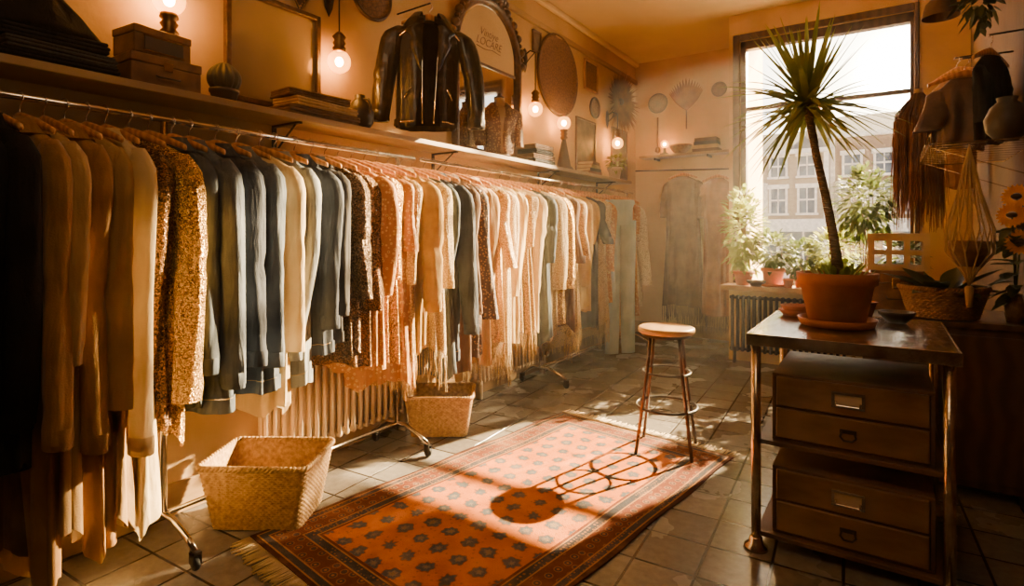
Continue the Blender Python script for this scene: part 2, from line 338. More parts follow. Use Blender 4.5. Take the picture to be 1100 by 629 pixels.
Geo().box(WX0+.05,WX1-.03,YW+.04,YW+.10,2.74,2.78).obj('transom_bar',M_darkwood,w,smooth=False,bevel=.004)
Geo().box(WX0+.05,WX1-.03,YW+.065,YW+.072,WZ0+.06,WZ1-.08).obj('glass_pane',M_glass,w,smooth=False)
struct(Geo().box(-1.45,XR,6.14,YW,.80,.85).obj('trim_3',M_shelf,smooth=False,bevel=.008))
g=Geo(); g.box(WX0-.07,WX0,YW-.03,YW,.85,WZ1+.07); g.box(WX0,WX1,YW-.03,YW,WZ1,WZ1+.07); g.box(WX1,WX1+.04,YW-.03,YW,.85,WZ1+.07)
struct(g.obj('trim_4',M_darkwood,smooth=False,bevel=.008))

# ------------------------------------------------------------------ outside
M_asph=mk('asphalt',(.20,.17,.14),(.26,.22,.18),rough=.9,scale=3)
o=Geo().box(-30,30,YW+.9,60,-.35,-.3).obj('street',M_asph,smooth=False); tag(o,'pale asphalt street outside the shop window','street')
Mw=mk('white_trim',(.90,.86,.78),rough=.6,bump=0); Mg=mk('dark_window_glass',(.04,.055,.08),(.16,.20,.25),rough=.08,scale=1.5,bump=0); Mr=mk('slate_roof',(.10,.09,.085),rough=.8,kind='weave',bscale=6)
def sash(r,cx,a,zz,hh,yo=0.):
    g=Geo()
    g.box(cx-a-.05,cx+a+.05,yo-.10,yo,zz-.08,zz); g.box(cx-a,cx-a+.08,yo-.06,yo,zz,zz+hh); g.box(cx+a-.08,cx+a,yo-.06,yo,zz,zz+hh); g.box(cx-a-.06,cx+a+.06,yo-.08,yo,zz+hh-.06,zz+hh+.10); g.box(cx-a,cx+a,yo-.05,yo,zz+hh/2-.03,zz+hh/2+.03); g.box(cx-.02,cx+.02,yo-.05,yo,zz,zz+hh)
    f=g.obj('window',Mw,r,smooth=False); Geo().box(cx-a+.05,cx+a-.05,yo-.02,yo-.01,zz,zz+hh).obj('window_glass',Mg,f,smooth=False)
def house(x,w_,h,c,c2,lab,off=0,brick=True,bay=True):
    Mh=mk('facade',c,c2,(.30,.25,.19),rough=.85,scale=(5 if brick else 2),bump=.2,bscale=30,kind='brick' if brick else 'noise')
    r=root('terraced_house',lab,'house',(x,24+off,-.3))
    Geo().box(-w_/2,w_/2,0,6,0,h).obj('facade',Mh,r,smooth=False)
    g=Geo(); g.add([(-w_/2,-.1,h),(w_/2,-.1,h),(w_/2,6,h),(-w_/2,6,h),(-w_/2,2,h+1.0),(w_/2,2,h+1.0)],[(0,1,5,4),(2,3,4,5),(0,4,3),(1,2,5)]); g.obj('roof',Mr,r,smooth=False)
    Geo().box(-w_/2,w_/2,-.2,0,h-.16,h).obj('cornice',Mw,r,smooth=False); Geo().box(-w_/2,w_/2,-.12,0,2.10,2.22).obj('cornice',Mw,r,smooth=False)
    for sx in (-1,1): Geo().box(sx*(w_/2-.08)-.08,sx*(w_/2-.08)+.08,-.06,0,0,h-.16).obj('pilaster',Mw,r,smooth=False)
    g=Geo(); g.box(w_/2-.85,w_/2-.05,1,1.6,h,h+1.5); g.box(w_/2-.9,w_/2,.95,1.65,h+1.4,h+1.55)
    g.obj('chimney',Mh,r,smooth=False)
    for i in range(3): Geo().lathe([(.1,0),(.08,.35)],10,(w_/2-.68+.22*i,1.3,h+1.55)).obj('chimney_pot',M_terra,r)
    for zz,hh in [(2.45,1.0),(3.85,.80)]:
        if zz+hh>h-.1: continue
        for k in range(3):
            cx=(k-1)*w_*.29
            if bay and zz<3 and k==0: continue
            sash(r,cx,.33,zz,hh)
    if bay:
        cx=-w_*.29; g=Geo(); pl=[(cx-.62,0),(cx-.40,-.55),(cx+.40,-.55),(cx+.62,0)]
        g.rings([[(a,b,2.2) for a,b in pl],[(a,b,3.62) for a,b in pl]],False); g.add([(a,b,3.62) for a,b in pl],[(0,1,2,3)]); g.add([(a,b,2.2) for a,b in pl],[(0,1,2,3)])
        bo=g.obj('bay',Mw,r,smooth=False)
        Geo().box(cx-.34,cx+.34,-.565,-.552,2.5,3.42).obj('bay_glass',Mg,bo,smooth=False); Geo().box(cx-.025,cx+.025,-.585,-.565,2.5,3.42).obj('bay_mullion',Mw,bo,smooth=False)
    g=Geo(); g.box(-w_/2,-w_/2+.2,-.2,0,0,2.1); g.box(w_/2-.2,w_/2,-.2,0,0,2.1); g.box(-w_/2,w_/2,-.25,0,1.75,2.1); g.box(-w_/2,w_/2,-.15,0,0,.5); g.box(-.05,.05,-.15,0,.5,1.8); g.box(-.9,-.84,-.15,0,.5,1.8); g.box(.84,.9,-.15,0,.5,1.8)
    s=g.obj('shopfront',Mw,r,smooth=False); Geo().box(-w_/2+.2,w_/2-.2,-.05,-.03,.5,1.8).obj('shop_glass',Mg,s,smooth=False)
house(-10.2,3.4,4.85,(.30,.23,.16),(.24,.18,.12),'stone terraced house with white sash windows across the street')
house(-6.8,3.4,5.0,(.32,.20,.12),(.25,.15,.09),'brick terraced house with white sash windows across the street')
house(-3.4,3.4,4.85,(.38,.30,.20),(.30,.23,.155),'stone terraced house with a white shopfront across the street',-.4)
house(0.0,3.4,5.4,(.28,.18,.11),(.21,.135,.08),'taller brick terraced house with chimney across the street',.2)
house(3.4,3.4,5.2,(.30,.20,.12),(.24,.15,.09),'brick terraced house with white sash windows across the street')

# ------------------------------------------------------------------ fabrics
F={}
W_=.45
F['black']=mk('black_wool',(.009,.0075,.007),(.016,.013,.012),rough=.9,bump=.3,bscale=160,wr=W_,spec=.2)
F['navy']=mk('navy_wool',(.012,.012,.014),(.020,.018,.020),rough=.9,bump=.3,bscale=160,wr=W_,spec=.2)
F['ochre']=mk('ochre_wool',(.46,.23,.05),(.34,.155,.032),rough=.8,bump=.25,bscale=150,sheen=.2,transl=.12,wr=W_)
F['tan']=mk('tan_wool',(.56,.33,.11),(.44,.25,.075),rough=.8,bump=.25,bscale=150,sheen=.2,transl=.12,wr=W_)
F['cream']=mk('cream_linen',(.84,.65,.34),(.74,.55,.27),rough=.75,bump=.2,bscale=150,transl=.28,wr=W_)
F['goldseq']=mk('gold_sequins',(.95,.60,.16),(.30,.14,.03),metal=.75,kind='sequin',scale=170,bump=.8,wr=.3)
F['brownseq']=mk('brown_sequins',(.38,.19,.06),(.04,.02,.010),metal=.7,kind='sequin',scale=180,bump=.8,wr=.3)
F['blackseq']=mk('black_sequins',(.30,.18,.08),(.02,.014,.01),metal=.7,kind='sequin',scale=180,bump=.8,wr=.3)
F['denim']=mk('mid_denim',(.055,.070,.090),(.15,.17,.185),rough=.8,scale=7,bump=.3,bscale=220,lo=.3,hi=.72,wr=.55)
F['dkdenim']=mk('dark_denim',(.018,.023,.034),(.06,.07,.09),rough=.8,scale=7,bump=.3,bscale=220,lo=.3,hi=.72,wr=.55)
F['ltdenim']=mk('faded_denim',(.18,.195,.20),(.34,.345,.32),rough=.8,scale=7,bump=.3,bscale=220,lo=.3,hi=.72,wr=.55)
F['stitch']=mk('stitching',(.70,.46,.19),rough=.7,bump=0)
F['slate']=mk('slate_cotton',(.045,.058,.072),(.075,.09,.10),rough=.7,bump=.15,bscale=150,wr=W_)
F['grey']=mk('charcoal_wool',(.032,.028,.026),(.055,.047,.042),rough=.85,bump=.25,bscale=160,wr=W_)
F['floral']=mk('orange_floral',(.52,.215,.035),(.78,.52,.16),(.16,.06,.02),rough=.6,kind='floral',scale=40,bump=.2,transl=.18,wr=W_)
F['rust']=mk('rust_velvet',(.36,.145,.03),(.22,.085,.018),rough=.6,bump=.15,sheen=.3,wr=W_)
F['mustard']=mk('mustard_knit',(.62,.38,.07),(.46,.26,.04),rough=.8,kind='weave',scale=10,bscale=60,bump=.5,transl=.12,wr=.3)
F['lace']=mk('cream_lace',(.80,.61,.30),(.34,.20,.075),rough=.7,kind='lace',scale=60,bump=.9,transl=.32,wr=W_)
F['goldlace']=mk('gold_lace',(.80,.52,.15),(.26,.13,.03),rough=.4,kind='lace',scale=52,bump=.9,transl=.28,wr=W_)
F['brown']=mk('brown_suede',(.17,.085,.032),(.10,.048,.018),rough=.85,bump=.2,wr=W_)
F['satin']=mk('champagne_satin',(.80,.58,.26),(.68,.46,.18),rough=.26,bump=.05,transl=.22,wr=.7)
F['pattern']=mk('dark_patterned',(.07,.035,.018),(.40,.22,.08),(.42,.14,.03),rough=.6,kind='floral',scale=50,bump=.2,wr=W_)
F['pale']=mk('pale_blue_denim',(.36,.47,.52),(.50,.60,.62),rough=.8,scale=5,bump=.3,bscale=220,wr=.4)

def make_S(W,L,th,flare,seed,neck=.075,ztop=-.115,drop=.075,folds=9,amp=.012,hem=.012):
    rnd=random.Random(seed); ph=[rnd.uniform(0,6.28) for _ in range(8)]; tilt=rnd.uniform(-.03,.03); sway=rnd.uniform(-.012,.012)
    folds=folds+rnd.choice((-2,-1,0,1,2)); zb=ztop-drop; wv=rnd.uniform(.6,2.2)
    def S(a,v,off=0.):
        if v<.15:
            s=v/.15; hw=neck+(W-neck)*s; hd=.03+(th-.03)*min(1,s*1.5); z=ztop-drop*s**1.15; am=.003*s; s2=0
        else:
            s2=(v-.15)/.85; hw=W*(1-.13*sin(min(1,s2*2.5)*pi/2)+flare*s2); hd=th*(1+.25*s2); z=zb+(-L-zb)*s2; am=amp*(.25+.95*s2)
        f=sin(folds*a+ph[0]+wv*s2+.6*sin(5*s2+ph[4]))*.7+sin((folds*2-3)*a+ph[1]-2*s2)*.3+sin(4*a+ph[2]+2*s2)*.5
        f+=.35*sin(17*s2+3*a+ph[5])*exp(-((s2-.35)/.2)**2)
        ca,sa=cos(a),sin(a)
        x=hw*math.copysign(abs(ca)**.85,ca); y=hd*math.copysign(abs(sa)**.85,sa)
        nx,ny=ca*hd,sa*hw; l=math.hypot(nx,ny) or 1
        r=am*f+off
        return (x+nx/l*r+tilt*s2, y+ny/l*r+sway*s2, z+hem*sin(3*a+ph[3])*s2+hem*.4*sin(7*a+ph[6])*s2)
    return S
def patch(g,S,a0,a1,v0,v1,off,na=6,nv=8):
    g.rings([[S(a0+(a1-a0)*i/na,v0+(v1-v0)*j/nv,off) for i in range(na+1)] for j in range(nv+1)],False)
    return g
def sleeve_geo(g,side,W,ztop,drop,length,r0,r1,seed,out=.03,fwd=-.02,flat=.6,n=24,m=44,cg=None,bend=0.,calm=1.):
    rnd=random.Random(seed); p=[rnd.uniform(0,6.28) for _ in range(8)]; zs=ztop-drop; rs=[]; sw=rnd.uniform(-.015,.025)
    el=rnd.uniform(.38,.55); fl=rnd.uniform(.85,1.15)
    def cen(v): return (side*(W-.048+.03*min(1,v*7)+out*v+sw*sin(pi*v)+bend*max(0,v-el)), fwd*sin(v*1.7)-abs(bend)*.5*max(0,v-el), zs+.025-length*v)
    for j in range(m+1):
        v=j/m; cx,cy,cz=cen(v)
        r=(r0+(r1-r0)*v**.8)*min(1,.25+v*11)**.6
        row=[]
        for k in range(n):
            t=2*pi*k/n; q=min(1,v*5)*calm
            cr=calm*.0048*sin(34*v+1.6*sin(t+p[4])+p[5])*(exp(-((v-el)/.10)**2)+.8*exp(-((v-.9)/.07)**2))*max(0,sin(t+p[6])*.6+.5)
            rad=r+q*(.009*sin(2*t+p[0]+2.4*v)+.006*sin(3*t+p[1]-3.5*v)+.003*sin(5*t+p[2]+5*v))+cr*1.5
            row.append((cx+rad*fl*cos(t),cy+rad*flat*sin(t),cz+.010*q*sin(t+p[3])*(1 if v<.97 else 0)))
        rs.append(row)
    g.rings(rs,True,True,False)
    if cg is not None:
        cx,cy,cz=cen(1.0); rc=r1*1.10
        cg.rings([[(cx+q*rc*cos(2*pi*k/n),cy+q*rc*flat*sin(2*pi*k/n),cz+dz) for k in range(n)] for q,dz in ((.95,.05),(1,.045),(1,-.018),(.93,-.022),(.8,-.018))])
def garment(name,label,mat,y,bottom,x=-2.65,zr=1.9,rz=.2,th=.038,W=.20,flare=.0,slen=.6,style='coat',seed=1,trim=None,amp=.012,out=.03,group='garments hanging on the clothes rails',r0=.064,r1=None,gap=0,bend=0.,stitch=None,hem=.012,flat=.6,lining=None,calm=1.,pockets=True):
    L=zr-bottom
    r=root(name,label,'clothing',(x,y,zr),rz,group)
    zt,dr=-.115,.075
    S=make_S(W,L,th,flare,seed,ztop=zt,drop=dr,amp=amp,hem=hem)
    N_=60; rows=40
    g=Geo()
    if gap:
        rs=[]
        for j in range(rows+1):
            v=j/rows; gg_=gap*(.35+.65*abs(v-.45)*1.6)
            rs.append([S(-pi/2+gg_+(2*pi-2*gg_)*i/N_,v) for i in range(N_+1)])
        g.rings(rs,False); g.obj('body',mat,r)
        Geo().rings([[S(2*pi*i/N_,j/rows,-.012) for i in range(N_)] for j in range(2,rows-1)]).obj('lining',lining or F['brown'],r)
    else:
        g.rings([[S(2*pi*i/N_,j/rows) for i in range(N_)] for j in range(rows+1)]); g.obj('body',mat,r)
    trim=trim or mat
    if slen>0:
        for sd in (1,-1):
            g=Geo(); cg=Geo(); rr1=r1 or (.050 if style!='blouse' else .060)
            sleeve_geo(g,sd,W,zt,dr,slen*(1 if sd>0 else .97),r0,rr1,seed+sd*5,out=out,cg=cg,bend=bend,flat=flat,calm=calm)
            so=g.obj('sleeve',mat,r)
            if style in('jacket','coat'): cg.obj('cuff',trim,so)
    if style in('jacket','coat'):
        g=Geo(); rs=[]
        for q,dz in ((1.0,-.005),(1.03,.03),(1.12,.036),(1.5,.002),(1.8,-.028)):
            rs.append([(.078*q*cos(a),.036*q*sin(a),zt+dz) for a in [radians(-68+316*i/28) for i in range(29)]])
        g.rings(rs,False); g.obj('collar',trim,r)
        if not gap:
            patch(Geo(),S,radians(-94),radians(-86),.16,.99,.006,3,24).obj('button_placket',trim,r)
            bt=None
            for k in range(5):
                p=S(-pi/2,.24+.15*k,.010)
                if bt is None:
                    bt=Geo().lathe([(.0085,0),(.0085,.003),(.006,.005)],12,M=Matrix.Rotation(pi/2,4,'X')).obj('button',M_brass,r,loc=p)
                else: dup(bt,p,0,r)
    if style=='jacket':
        for sd in(-1,1):
            c=-pi/2+sd*radians(24+(gap*20)); patch(Geo(),S,c-radians(9),c+radians(9),.3,.42,.007,5,4).obj('chest_pocket',trim,r)
        if not gap: patch(Geo(),S,0,2*pi,.945,1.0,.007,60,3).obj('waistband',trim,r)
        if stitch:
            g=Geo()
            for vv in (.27,.95): g.tube([S(-pi*.98+pi*.96*i/30,vv,.0065 if vv<.9 else .009) for i in range(31)],.0014,4)
            for aa in (-pi/2-.12,-pi/2+.12,-pi/2-.42,-pi/2+.42): g.tube([S(aa,.2+.73*i/24,.0045) for i in range(25)],.0014,4)
            g.obj('stitching',stitch,r)['kind']='stuff'
    if style=='fringe':
        g=Geo(); rnd=random.Random(seed)
        for i in range(80):
            a=2*pi*i/80; p=S(a,.995); l=rnd.uniform(.14,.26)
            g.tube([p,(p[0]+rnd.uniform(-.006,.006),p[1]+rnd.uniform(-.006,.006),p[2]-l*.5),(p[0]+rnd.uniform(-.01,.01),p[1]+rnd.uniform(-.01,.01),p[2]-l)],.0024,4)
        f=g.obj('fringe',trim,r); f['kind']='stuff'
    if style in('blouse','fringe','dress'):
        g=Geo(); g.torus(1,.06,n=30,k=6); g.v=[(vx*.076,vy*.032,zt+vz*.09) for vx,vy,vz in g.v]; g.obj('neckline',trim,r)
    return r
def jeans(name,label,mat,y,bottom,rz=.2,seed=1,x=-2.65,zr=1.9):
    r=root(name,label,'clothing',(x,y,zr),rz,'garments hanging on the clothes rails')
    S=make_S(.18,.42,.040,.10,seed,neck=.165,ztop=-.13,drop=.03,amp=.006)
    g=Geo(); g.rings([[S(2*pi*i/44,j/14) for i in range(44)] for j in range(15)])
    rnd=random.Random(seed); L=zr-bottom
    for sd in(-1,1):
        p=rnd.uniform(0,6); rs=[]
        for j in range(30):
            v=j/29; rx=.098-.018*v; ry=.045
            rs.append([(sd*(.094+.004*v)+(rx+.004*sin(3*a+p+6*v))*cos(a),(ry+.005*sin(4*a+p+5*v)+.003*sin(v*30))*sin(a),-.36-(L-.36)*v) for a in [2*pi*k/20 for k in range(20)]])
        g.rings(rs)
    g.obj('trousers',mat,r)
    patch(Geo(),S,0,2*pi,.0,.22,.005,44,3).obj('waistband',mat,r)
    for sd in(-1,1): patch(Geo(),S,-pi/2+sd*.5-.2,-pi/2+sd*.5+.2,.4,.75,.006,5,4).obj('pocket',mat,r)
    return r
def hanger_meshes():
    g=Geo(); rs=[]
    for i in range(33):
        x=-.19+.38*i/32; q=abs(x)/.19; z=-.076-.060*q**1.3; h=.013+.009*(1-q); t=.008
        rs.append([(x,t*cos(a),z+h*sin(a)) for a in [2*pi*k/8 for k in range(8)]])
    g.rings(rs,True,True,True)
    b=g.obj('clothes_hanger',M_hanger)
    g=Geo(); g.tube([(0,0,-.08),(0,0,-.05),(.004,0,-.034),(.018,0,-.018),(.023,0,0),(.016,0,.016),(0,0,.022),(-.016,0,.016),(-.022,0,.002)],.0025,6)
    h=g.obj('hook',M_chrome,b)
    return b
HG=hanger_meshes(); tag(HG,'reddish wooden hanger with a metal hook on the rail','hanger','wooden hangers on the clothes rails')
hang_first=[True]
def hang(x,y,z,rz):
    if hang_first[0]:
        HG.location=(x,y,z); HG.rotation_euler=(0,0,rz); hang_first[0]=False; return HG
    return dup_tree(HG,(x,y,z),rz)

items=[]
def it(k,m,b,dy,lab,**kw): items.append((k,m,b,dy,lab,kw))
it('coat','black',.66,.085,'black wool coat on a wooden hanger',slen=.86)
it('coat','navy',.64,.085,'dark navy wool coat on a wooden hanger',slen=.92)
it('coat','black',.58,.085,'black wool coat with long sleeves on a wooden hanger',slen=.98,W=.225)
it('coat','ochre',.12,.07,'long ochre wool coat on a wooden hanger',slen=1.05,gap=.5)
it('dress','tan',.30,.065,'long tan wool dress on a wooden hanger',slen=.8,amp=.02)
it('coat','ochre',.20,.07,'long ochre wool coat beside a cream coat',slen=1.12,gap=.4)
it('dress','tan',.28,.065,'long camel wool dress on a wooden hanger',slen=1.0,amp=.02)
it('coat','cream',.24,.085,'long cream linen coat catching the light',slen=1.16,gap=.4,W=.235)
it('blouse','brownseq',.58,.075,'brown sequinned top on a wooden hanger',slen=.92,W=.19)
it('blouse','goldseq',.54,.095,'glittering gold sequin top with long sleeves',slen=1.04,W=.215,r1=.066)
it('jacket','slate',.64,.075,'slate blue cotton jacket on a wooden hanger',slen=.92)
it('jacket','denim',.60,.12,'washed blue denim jacket with brass buttons',slen=1.0,W=.225)
it('jacket','dkdenim',.68,.105,'dark denim jacket with brass buttons',slen=.92,W=.21)
it('jacket','denim',.64,.12,'blue denim jacket beside dark denim jackets',slen=.95,W=.225)
it('blouse','cream',.52,.085,'cream linen shirt between denim jackets',slen=.92)
it('jacket','ltdenim',.62,.12,'faded light denim jacket on a wooden hanger',slen=.96,W=.225)
it('jacket','dkdenim',.76,.105,'dark indigo denim jacket on a wooden hanger',slen=.82,W=.21)
it('jacket','grey',.80,.09,'charcoal jacket on a wooden hanger',slen=.76)
it('blouse','blackseq',.70,.09,'black and bronze sequinned top',slen=.7)
it('blouse','brownseq',.64,.10,'bronze sequinned top on a wooden hanger',slen=.78)
it('blouse','floral',.60,.10,'orange floral blouse on a wooden hanger',slen=.7)
it('blouse','goldseq',.62,.095,'gold sequin top beside orange floral blouses',slen=.62)
it('dress','floral',.46,.10,'orange floral dress beside gold sequins',slen=.45)
it('fringe','goldlace',.60,.11,'gold lace blouse with fringed hem',slen=.66)
it('coat','mustard',.66,.11,'mustard knitted cardigan on a wooden hanger',slen=.82,gap=.5)
it('fringe','lace',.60,.11,'cream lace top with fringed hem',slen=.7)
it('dress','slate',.42,.10,'slate blue dress on a wooden hanger',slen=.8)
it('jacket','dkdenim',.50,.13,'dark denim jacket with long sleeves',slen=1.02,W=.225)
it('coat','brown',.40,.13,'brown suede coat on a wooden hanger',slen=.9,gap=.4)
it('blouse','pattern',.5,.12,'dark patterned blouse on a wooden hanger')
it('coat','tan',.42,.14,'tan wool coat on a wooden hanger',slen=.85,gap=.5)
it('fringe','goldlace',.56,.15,'gold lace shawl top with long fringe',slen=.6)
seq=['lace','satin','goldlace','cream','slate','lace','goldseq','brown','goldlace','mustard','satin','dkdenim','lace','floral']
descr={'lace':'cream lace blouse','satin':'champagne satin blouse','goldlace':'gold lace top with fringed hem','cream':'cream linen blouse','slate':'slate blue cotton blouse','goldseq':'gold sequin top','tan':'tan wool jacket','floral':'orange floral blouse','mustard':'mustard knitted cardigan','brown':'brown suede jacket','grey':'charcoal jacket','pattern':'dark patterned blouse','rust':'rust velvet blouse','dkdenim':'dark denim shirt'}
rr=random.Random(3)
for i,s in enumerate(seq):
    st='fringe' if s in('goldlace',) or (s=='lace' and i%2==0) else ('coat' if s in('mustard','tan','brown','grey') else ('dress' if i%5==4 else 'blouse'))
    it(st,s,rr.uniform(.36,.70),.148,descr[s]+' on a wooden hanger',slen=rr.choice((.45,.6,.75,.85)))
it('jeansx','pale',.06,.26,'pale blue jeans hung facing outward from a wooden hanger')
it('blouse','floral',.50,.15,'orange floral blouse on a wooden hanger')
it('dress','floral',.42,.15,'orange floral dress at the end of the rail')
it('blouse','lace',.50,.12,'cream lace blouse at the end of the rail')
names={'coat':'coat','jacket':'jacket','blouse':'blouse','fringe':'fringed_top','dress':'dress','jeans':'jeans'}
y=.45
for i,(k,m,b,dy,lab,kw) in enumerate(items):
    rz=.20+rr.uniform(-.08,.14) if y<1.1 else (.36+rr.uniform(-.10,.12) if y<2 else .52+rr.uniform(-.14,.16))
    if k=='jeansx': y+=.16
    if k=='jeans': jeans('jeans',lab,F[m],y,b,rz,seed=i); hang(-2.65,y,1.9,rz)
    elif k=='jeansx': jeans('jeans',lab,F[m],y,b,.85,seed=i,x=-2.46); hang(-2.65,y,1.9,.5); print('JEANS Y',y)
    else:
        nm='denim_jacket' if (k=='jacket' and 'denim' in m) else names[k]
        th=min(.062,dy*.5); Lb=1.9-b-.19
        sl={'coat':.85*Lb,'jacket':.95*Lb,'blouse':.8*Lb,'fringe':.5,'dress':.35}[k]
        kw=dict(kw); sl=min(kw.pop('slen',sl),Lb+.06)
        W=kw.pop('W',.202+rr.uniform(-.016,.018)); amp=kw.pop('amp',.010 if k=='jacket' else rr.uniform(.013,.020))
        r0=min(.082,.052+dy*.22)
        garment(nm,lab,F[m],y,b,rz=rz,th=th,style=k,seed=i*11+3,slen=sl,flare={'coat':.06,'jacket':-.03,'blouse':.06,'fringe':.12,'dress':.28}[k],W=W,amp=amp,r0=r0,out=rr.uniform(-.03,.035),bend=rr.uniform(-.10,.16),stitch=F['stitch'] if 'denim' in m else None,hem=.006 if k=='jacket' else rr.uniform(.01,.04),flat=rr.uniform(.58,.74),calm=.8,**kw)
        hang(-2.65,y,1.9,rz)
    y+=dy
print('LAST Y',y)

# ------------------------------------------------------------------ racks
def rack(y0,y1,ya,yb,label):
    r=root('clothes_rack',label,'clothes rack',(-2.65,0,0),0,'chrome clothes racks along the wall')
    Geo().tube([(0,y0,1.9),(0,y1,1.9)],.0145,12).obj('rail',M_chrome,r)
    for yy in (ya,yb):
        Geo().tube([(0,yy,.16),(0,yy,1.89)],.014,12).obj('upright',M_chrome,r)
        Geo().tube([(-.20,yy,.075),(-.17,yy,.10),(-.08,yy,.16),(.08,yy,.16),(.20,yy,.115),(.27,yy,.075)],.014,10).obj('foot',M_chrome,r)
        for xx in(-.20,.27):
            c=Geo(); c.box(xx-.018,xx+.018,yy-.018,yy-.012,.03,.078); c.box(xx-.018,xx+.018,yy+.012,yy+.018,.03,.078); c.box(xx-.018,xx+.018,yy-.018,yy+.018,.068,.078)
            co=c.obj('caster',M_iron,r,smooth=False)
            Geo().lathe([(.014,-.010),(.026,-.009),(.028,-.005),(.028,.005),(.026,.009),(.014,.010)],20,M=Matrix.Translation((xx,yy,.0285))@Matrix.Rotation(pi/2,4,'X')).obj('wheel',M_rubber,co)
    Geo().tube([(0,ya,.16),(0,yb,.16)],.011,10).obj('lower_bar',M_chrome,r)
rack(-.3,2.78,1.2,2.62,'chrome clothes rack on casters crowded with coats and denim')
rack(2.84,max(y,6.7)+.02,4.45,6.55,'chrome clothes rack on casters crowded with gold and cream tops')

# ------------------------------------------------------------------ wall shelf
r=root('wall_shelf','long painted wooden shelf above the clothes rail','shelf',(0,0,0))
Geo().box(XL+.001,-2.67,-1.0,6.75,2.02,2.055).obj('shelf_board',M_shelf,r,smooth=False,bevel=.005)
br=None
for yy in(.5,1.93,3.3,4.9,6.3):
    if br is None:
        g=Geo(); g.box(XL,XL+.012,-.012,.012,1.84,2.02); g.box(XL,-2.70,-.012,.012,2.008,2.02); g.tube([(XL+.01,0,1.86),(-2.85,0,1.93),(-2.74,0,2.01)],.006,8)
        br=g.obj('bracket',M_iron,r,loc=(0,yy,0),smooth=False)
    else: dup(br,(0,yy,0),0,r)
ZS=2.056
def folded(y,x,z,w_,d,h,mat,lab,rz=0,layers=3,group=None,seed=0):
    rnd=random.Random(seed+int(y*100)); g=Geo(); lh=h/layers
    for k in range(layers):
        a,b,c=rnd.uniform(0,.010),rnd.uniform(0,.010),rnd.uniform(0,.008)
        g.box(-d/2,d/2-c,-w_/2+a,w_/2-b,k*lh,(k+1)*lh-.001)
    o=g.obj('folded_garment',mat,smooth=True,bevel=lh*.42,loc=(x,y,z),rz=rz); tag(o,lab,'folded clothes',group); return o
gg='folded clothes stacked on the wall shelf'
folded(.86,-2.83,ZS,.40,.24,.045,F['black'],'folded black trousers stacked on the wall shelf',group=gg)
folded(.86,-2.83,ZS+.046,.38,.23,.045,F['grey'],'folded charcoal jumper stacked on the wall shelf',group=gg,rz=.05)
folded(.85,-2.83,ZS+.092,.36,.22,.05,F['navy'],'folded navy jumper stacked on the wall shelf',group=gg,rz=-.04)
g=Geo(); rs=[]
for j in range(16):
    v=j/15; h=.20*(1-v)**.8*1.0
    rs.append([((.105*v+.01)*cos(t)*(1+.08*sin(5*t+2)*v),-.03*(1-v)+(.19*v+.01)*sin(t)*(1+.09*sin(4*t)*v),.002+h+.014*sin(6*t+4*v)*v*(1-v)*3+.010*sin(11*t)*v*(1-v)*2) for t in [2*pi*i/48 for i in range(48)]])
g.rings(rs,True,True,True); tag(g.obj('draped_cloth',F['black'],loc=(-2.82,.84,ZS+.143)),'rumpled dark cloth draped on folded clothes','cloth')
def wbox(y,x,z,w_,d,h,lab,rz=0,plate=False):
    r=root('wooden_box',lab,'box',(x,y,z),rz)
    Geo().box(-d/2,d/2,-w_/2,w_/2,0,h*.7).obj('box_body',M_brownbox,r,smooth=False,bevel=.006)
    Geo().box(-d/2-.003,d/2+.003,-w_/2-.003,w_/2+.003,h*.71,h).obj('lid',M_brownbox,r,smooth=False,bevel=.006)
    if plate:
        g=Geo(); g.box(d/2+.002,d/2+.008,-w_*.34,w_*.34,h*.12,h*.62); g.obj('dark_plaque',M_dkceramic,r,smooth=False,bevel=.002)
        g=Geo(); g.box(d/2+.002,d/2+.010,-w_*.36,w_*.36,h*.62,h*.66); g.box(d/2+.002,d/2+.010,-w_*.36,w_*.36,h*.08,h*.12); g.obj('plaque_border',M_brass,r,smooth=False)
    else:
        g=Geo(); g.box(d/2+.003,d/2+.009,-.02,.02,h*.55,h*.82); g.obj('clasp',M_brass,r,smooth=False,bevel=.002)
        g=Geo(); g.tube([(d/2+.004,-.05,h*.35),(d/2+.02,-.045,h*.30),(d/2+.02,.045,h*.30),(d/2+.004,.05,h*.35)],.004,6); g.obj('carrying_handle',M_iron,r)
wbox(1.25,-2.82,ZS,.30,.20,.14,'brown leather-covered box on the wall shelf')
wbox(1.23,-2.82,ZS+.142,.25,.18,.12,'smaller brown box with dark plaque stacked on another box',.08,True)
r=root('cactus_pot','small ribbed dark cactus in a dark pot on the shelf','potted plant',(-2.79,1.55,ZS))
Geo().lathe([(.05,0),(.065,.05),(.07,.055),(.07,.07),(.05,.066)],28).obj('pot',M_dkceramic,r)
g=Geo(); n=72; rs=[]
for j in range(15):
    v=j/14; R=.075*sin(pi*(.12+.86*v))**.6
    rs.append([((R*(1+.10*cos(14*2*pi*i/n)))*cos(2*pi*i/n),(R*(1+.10*cos(14*2*pi*i/n)))*sin(2*pi*i/n),.06+.145*v) for i in range(n)])
g.rings(rs,True,True,True); g.obj('ribbed_cactus',mk('cactus_skin',(.07,.06,.03),(.12,.09,.05),rough=.6,bump=.2),r)
folded(2.10,-2.80,ZS,.50,.23,.055,F['brown'],'folded brown jumper on the wall shelf',group=gg)
folded(2.12,-2.80,ZS+.056,.46,.22,.05,F['tan'],'folded tan jumper on the wall shelf',group=gg,rz=.06)
folded(2.08,-2.80,ZS+.107,.42,.20,.045,F['brown'],'folded brown scarf on top of folded jumpers',group=gg,rz=-.07)
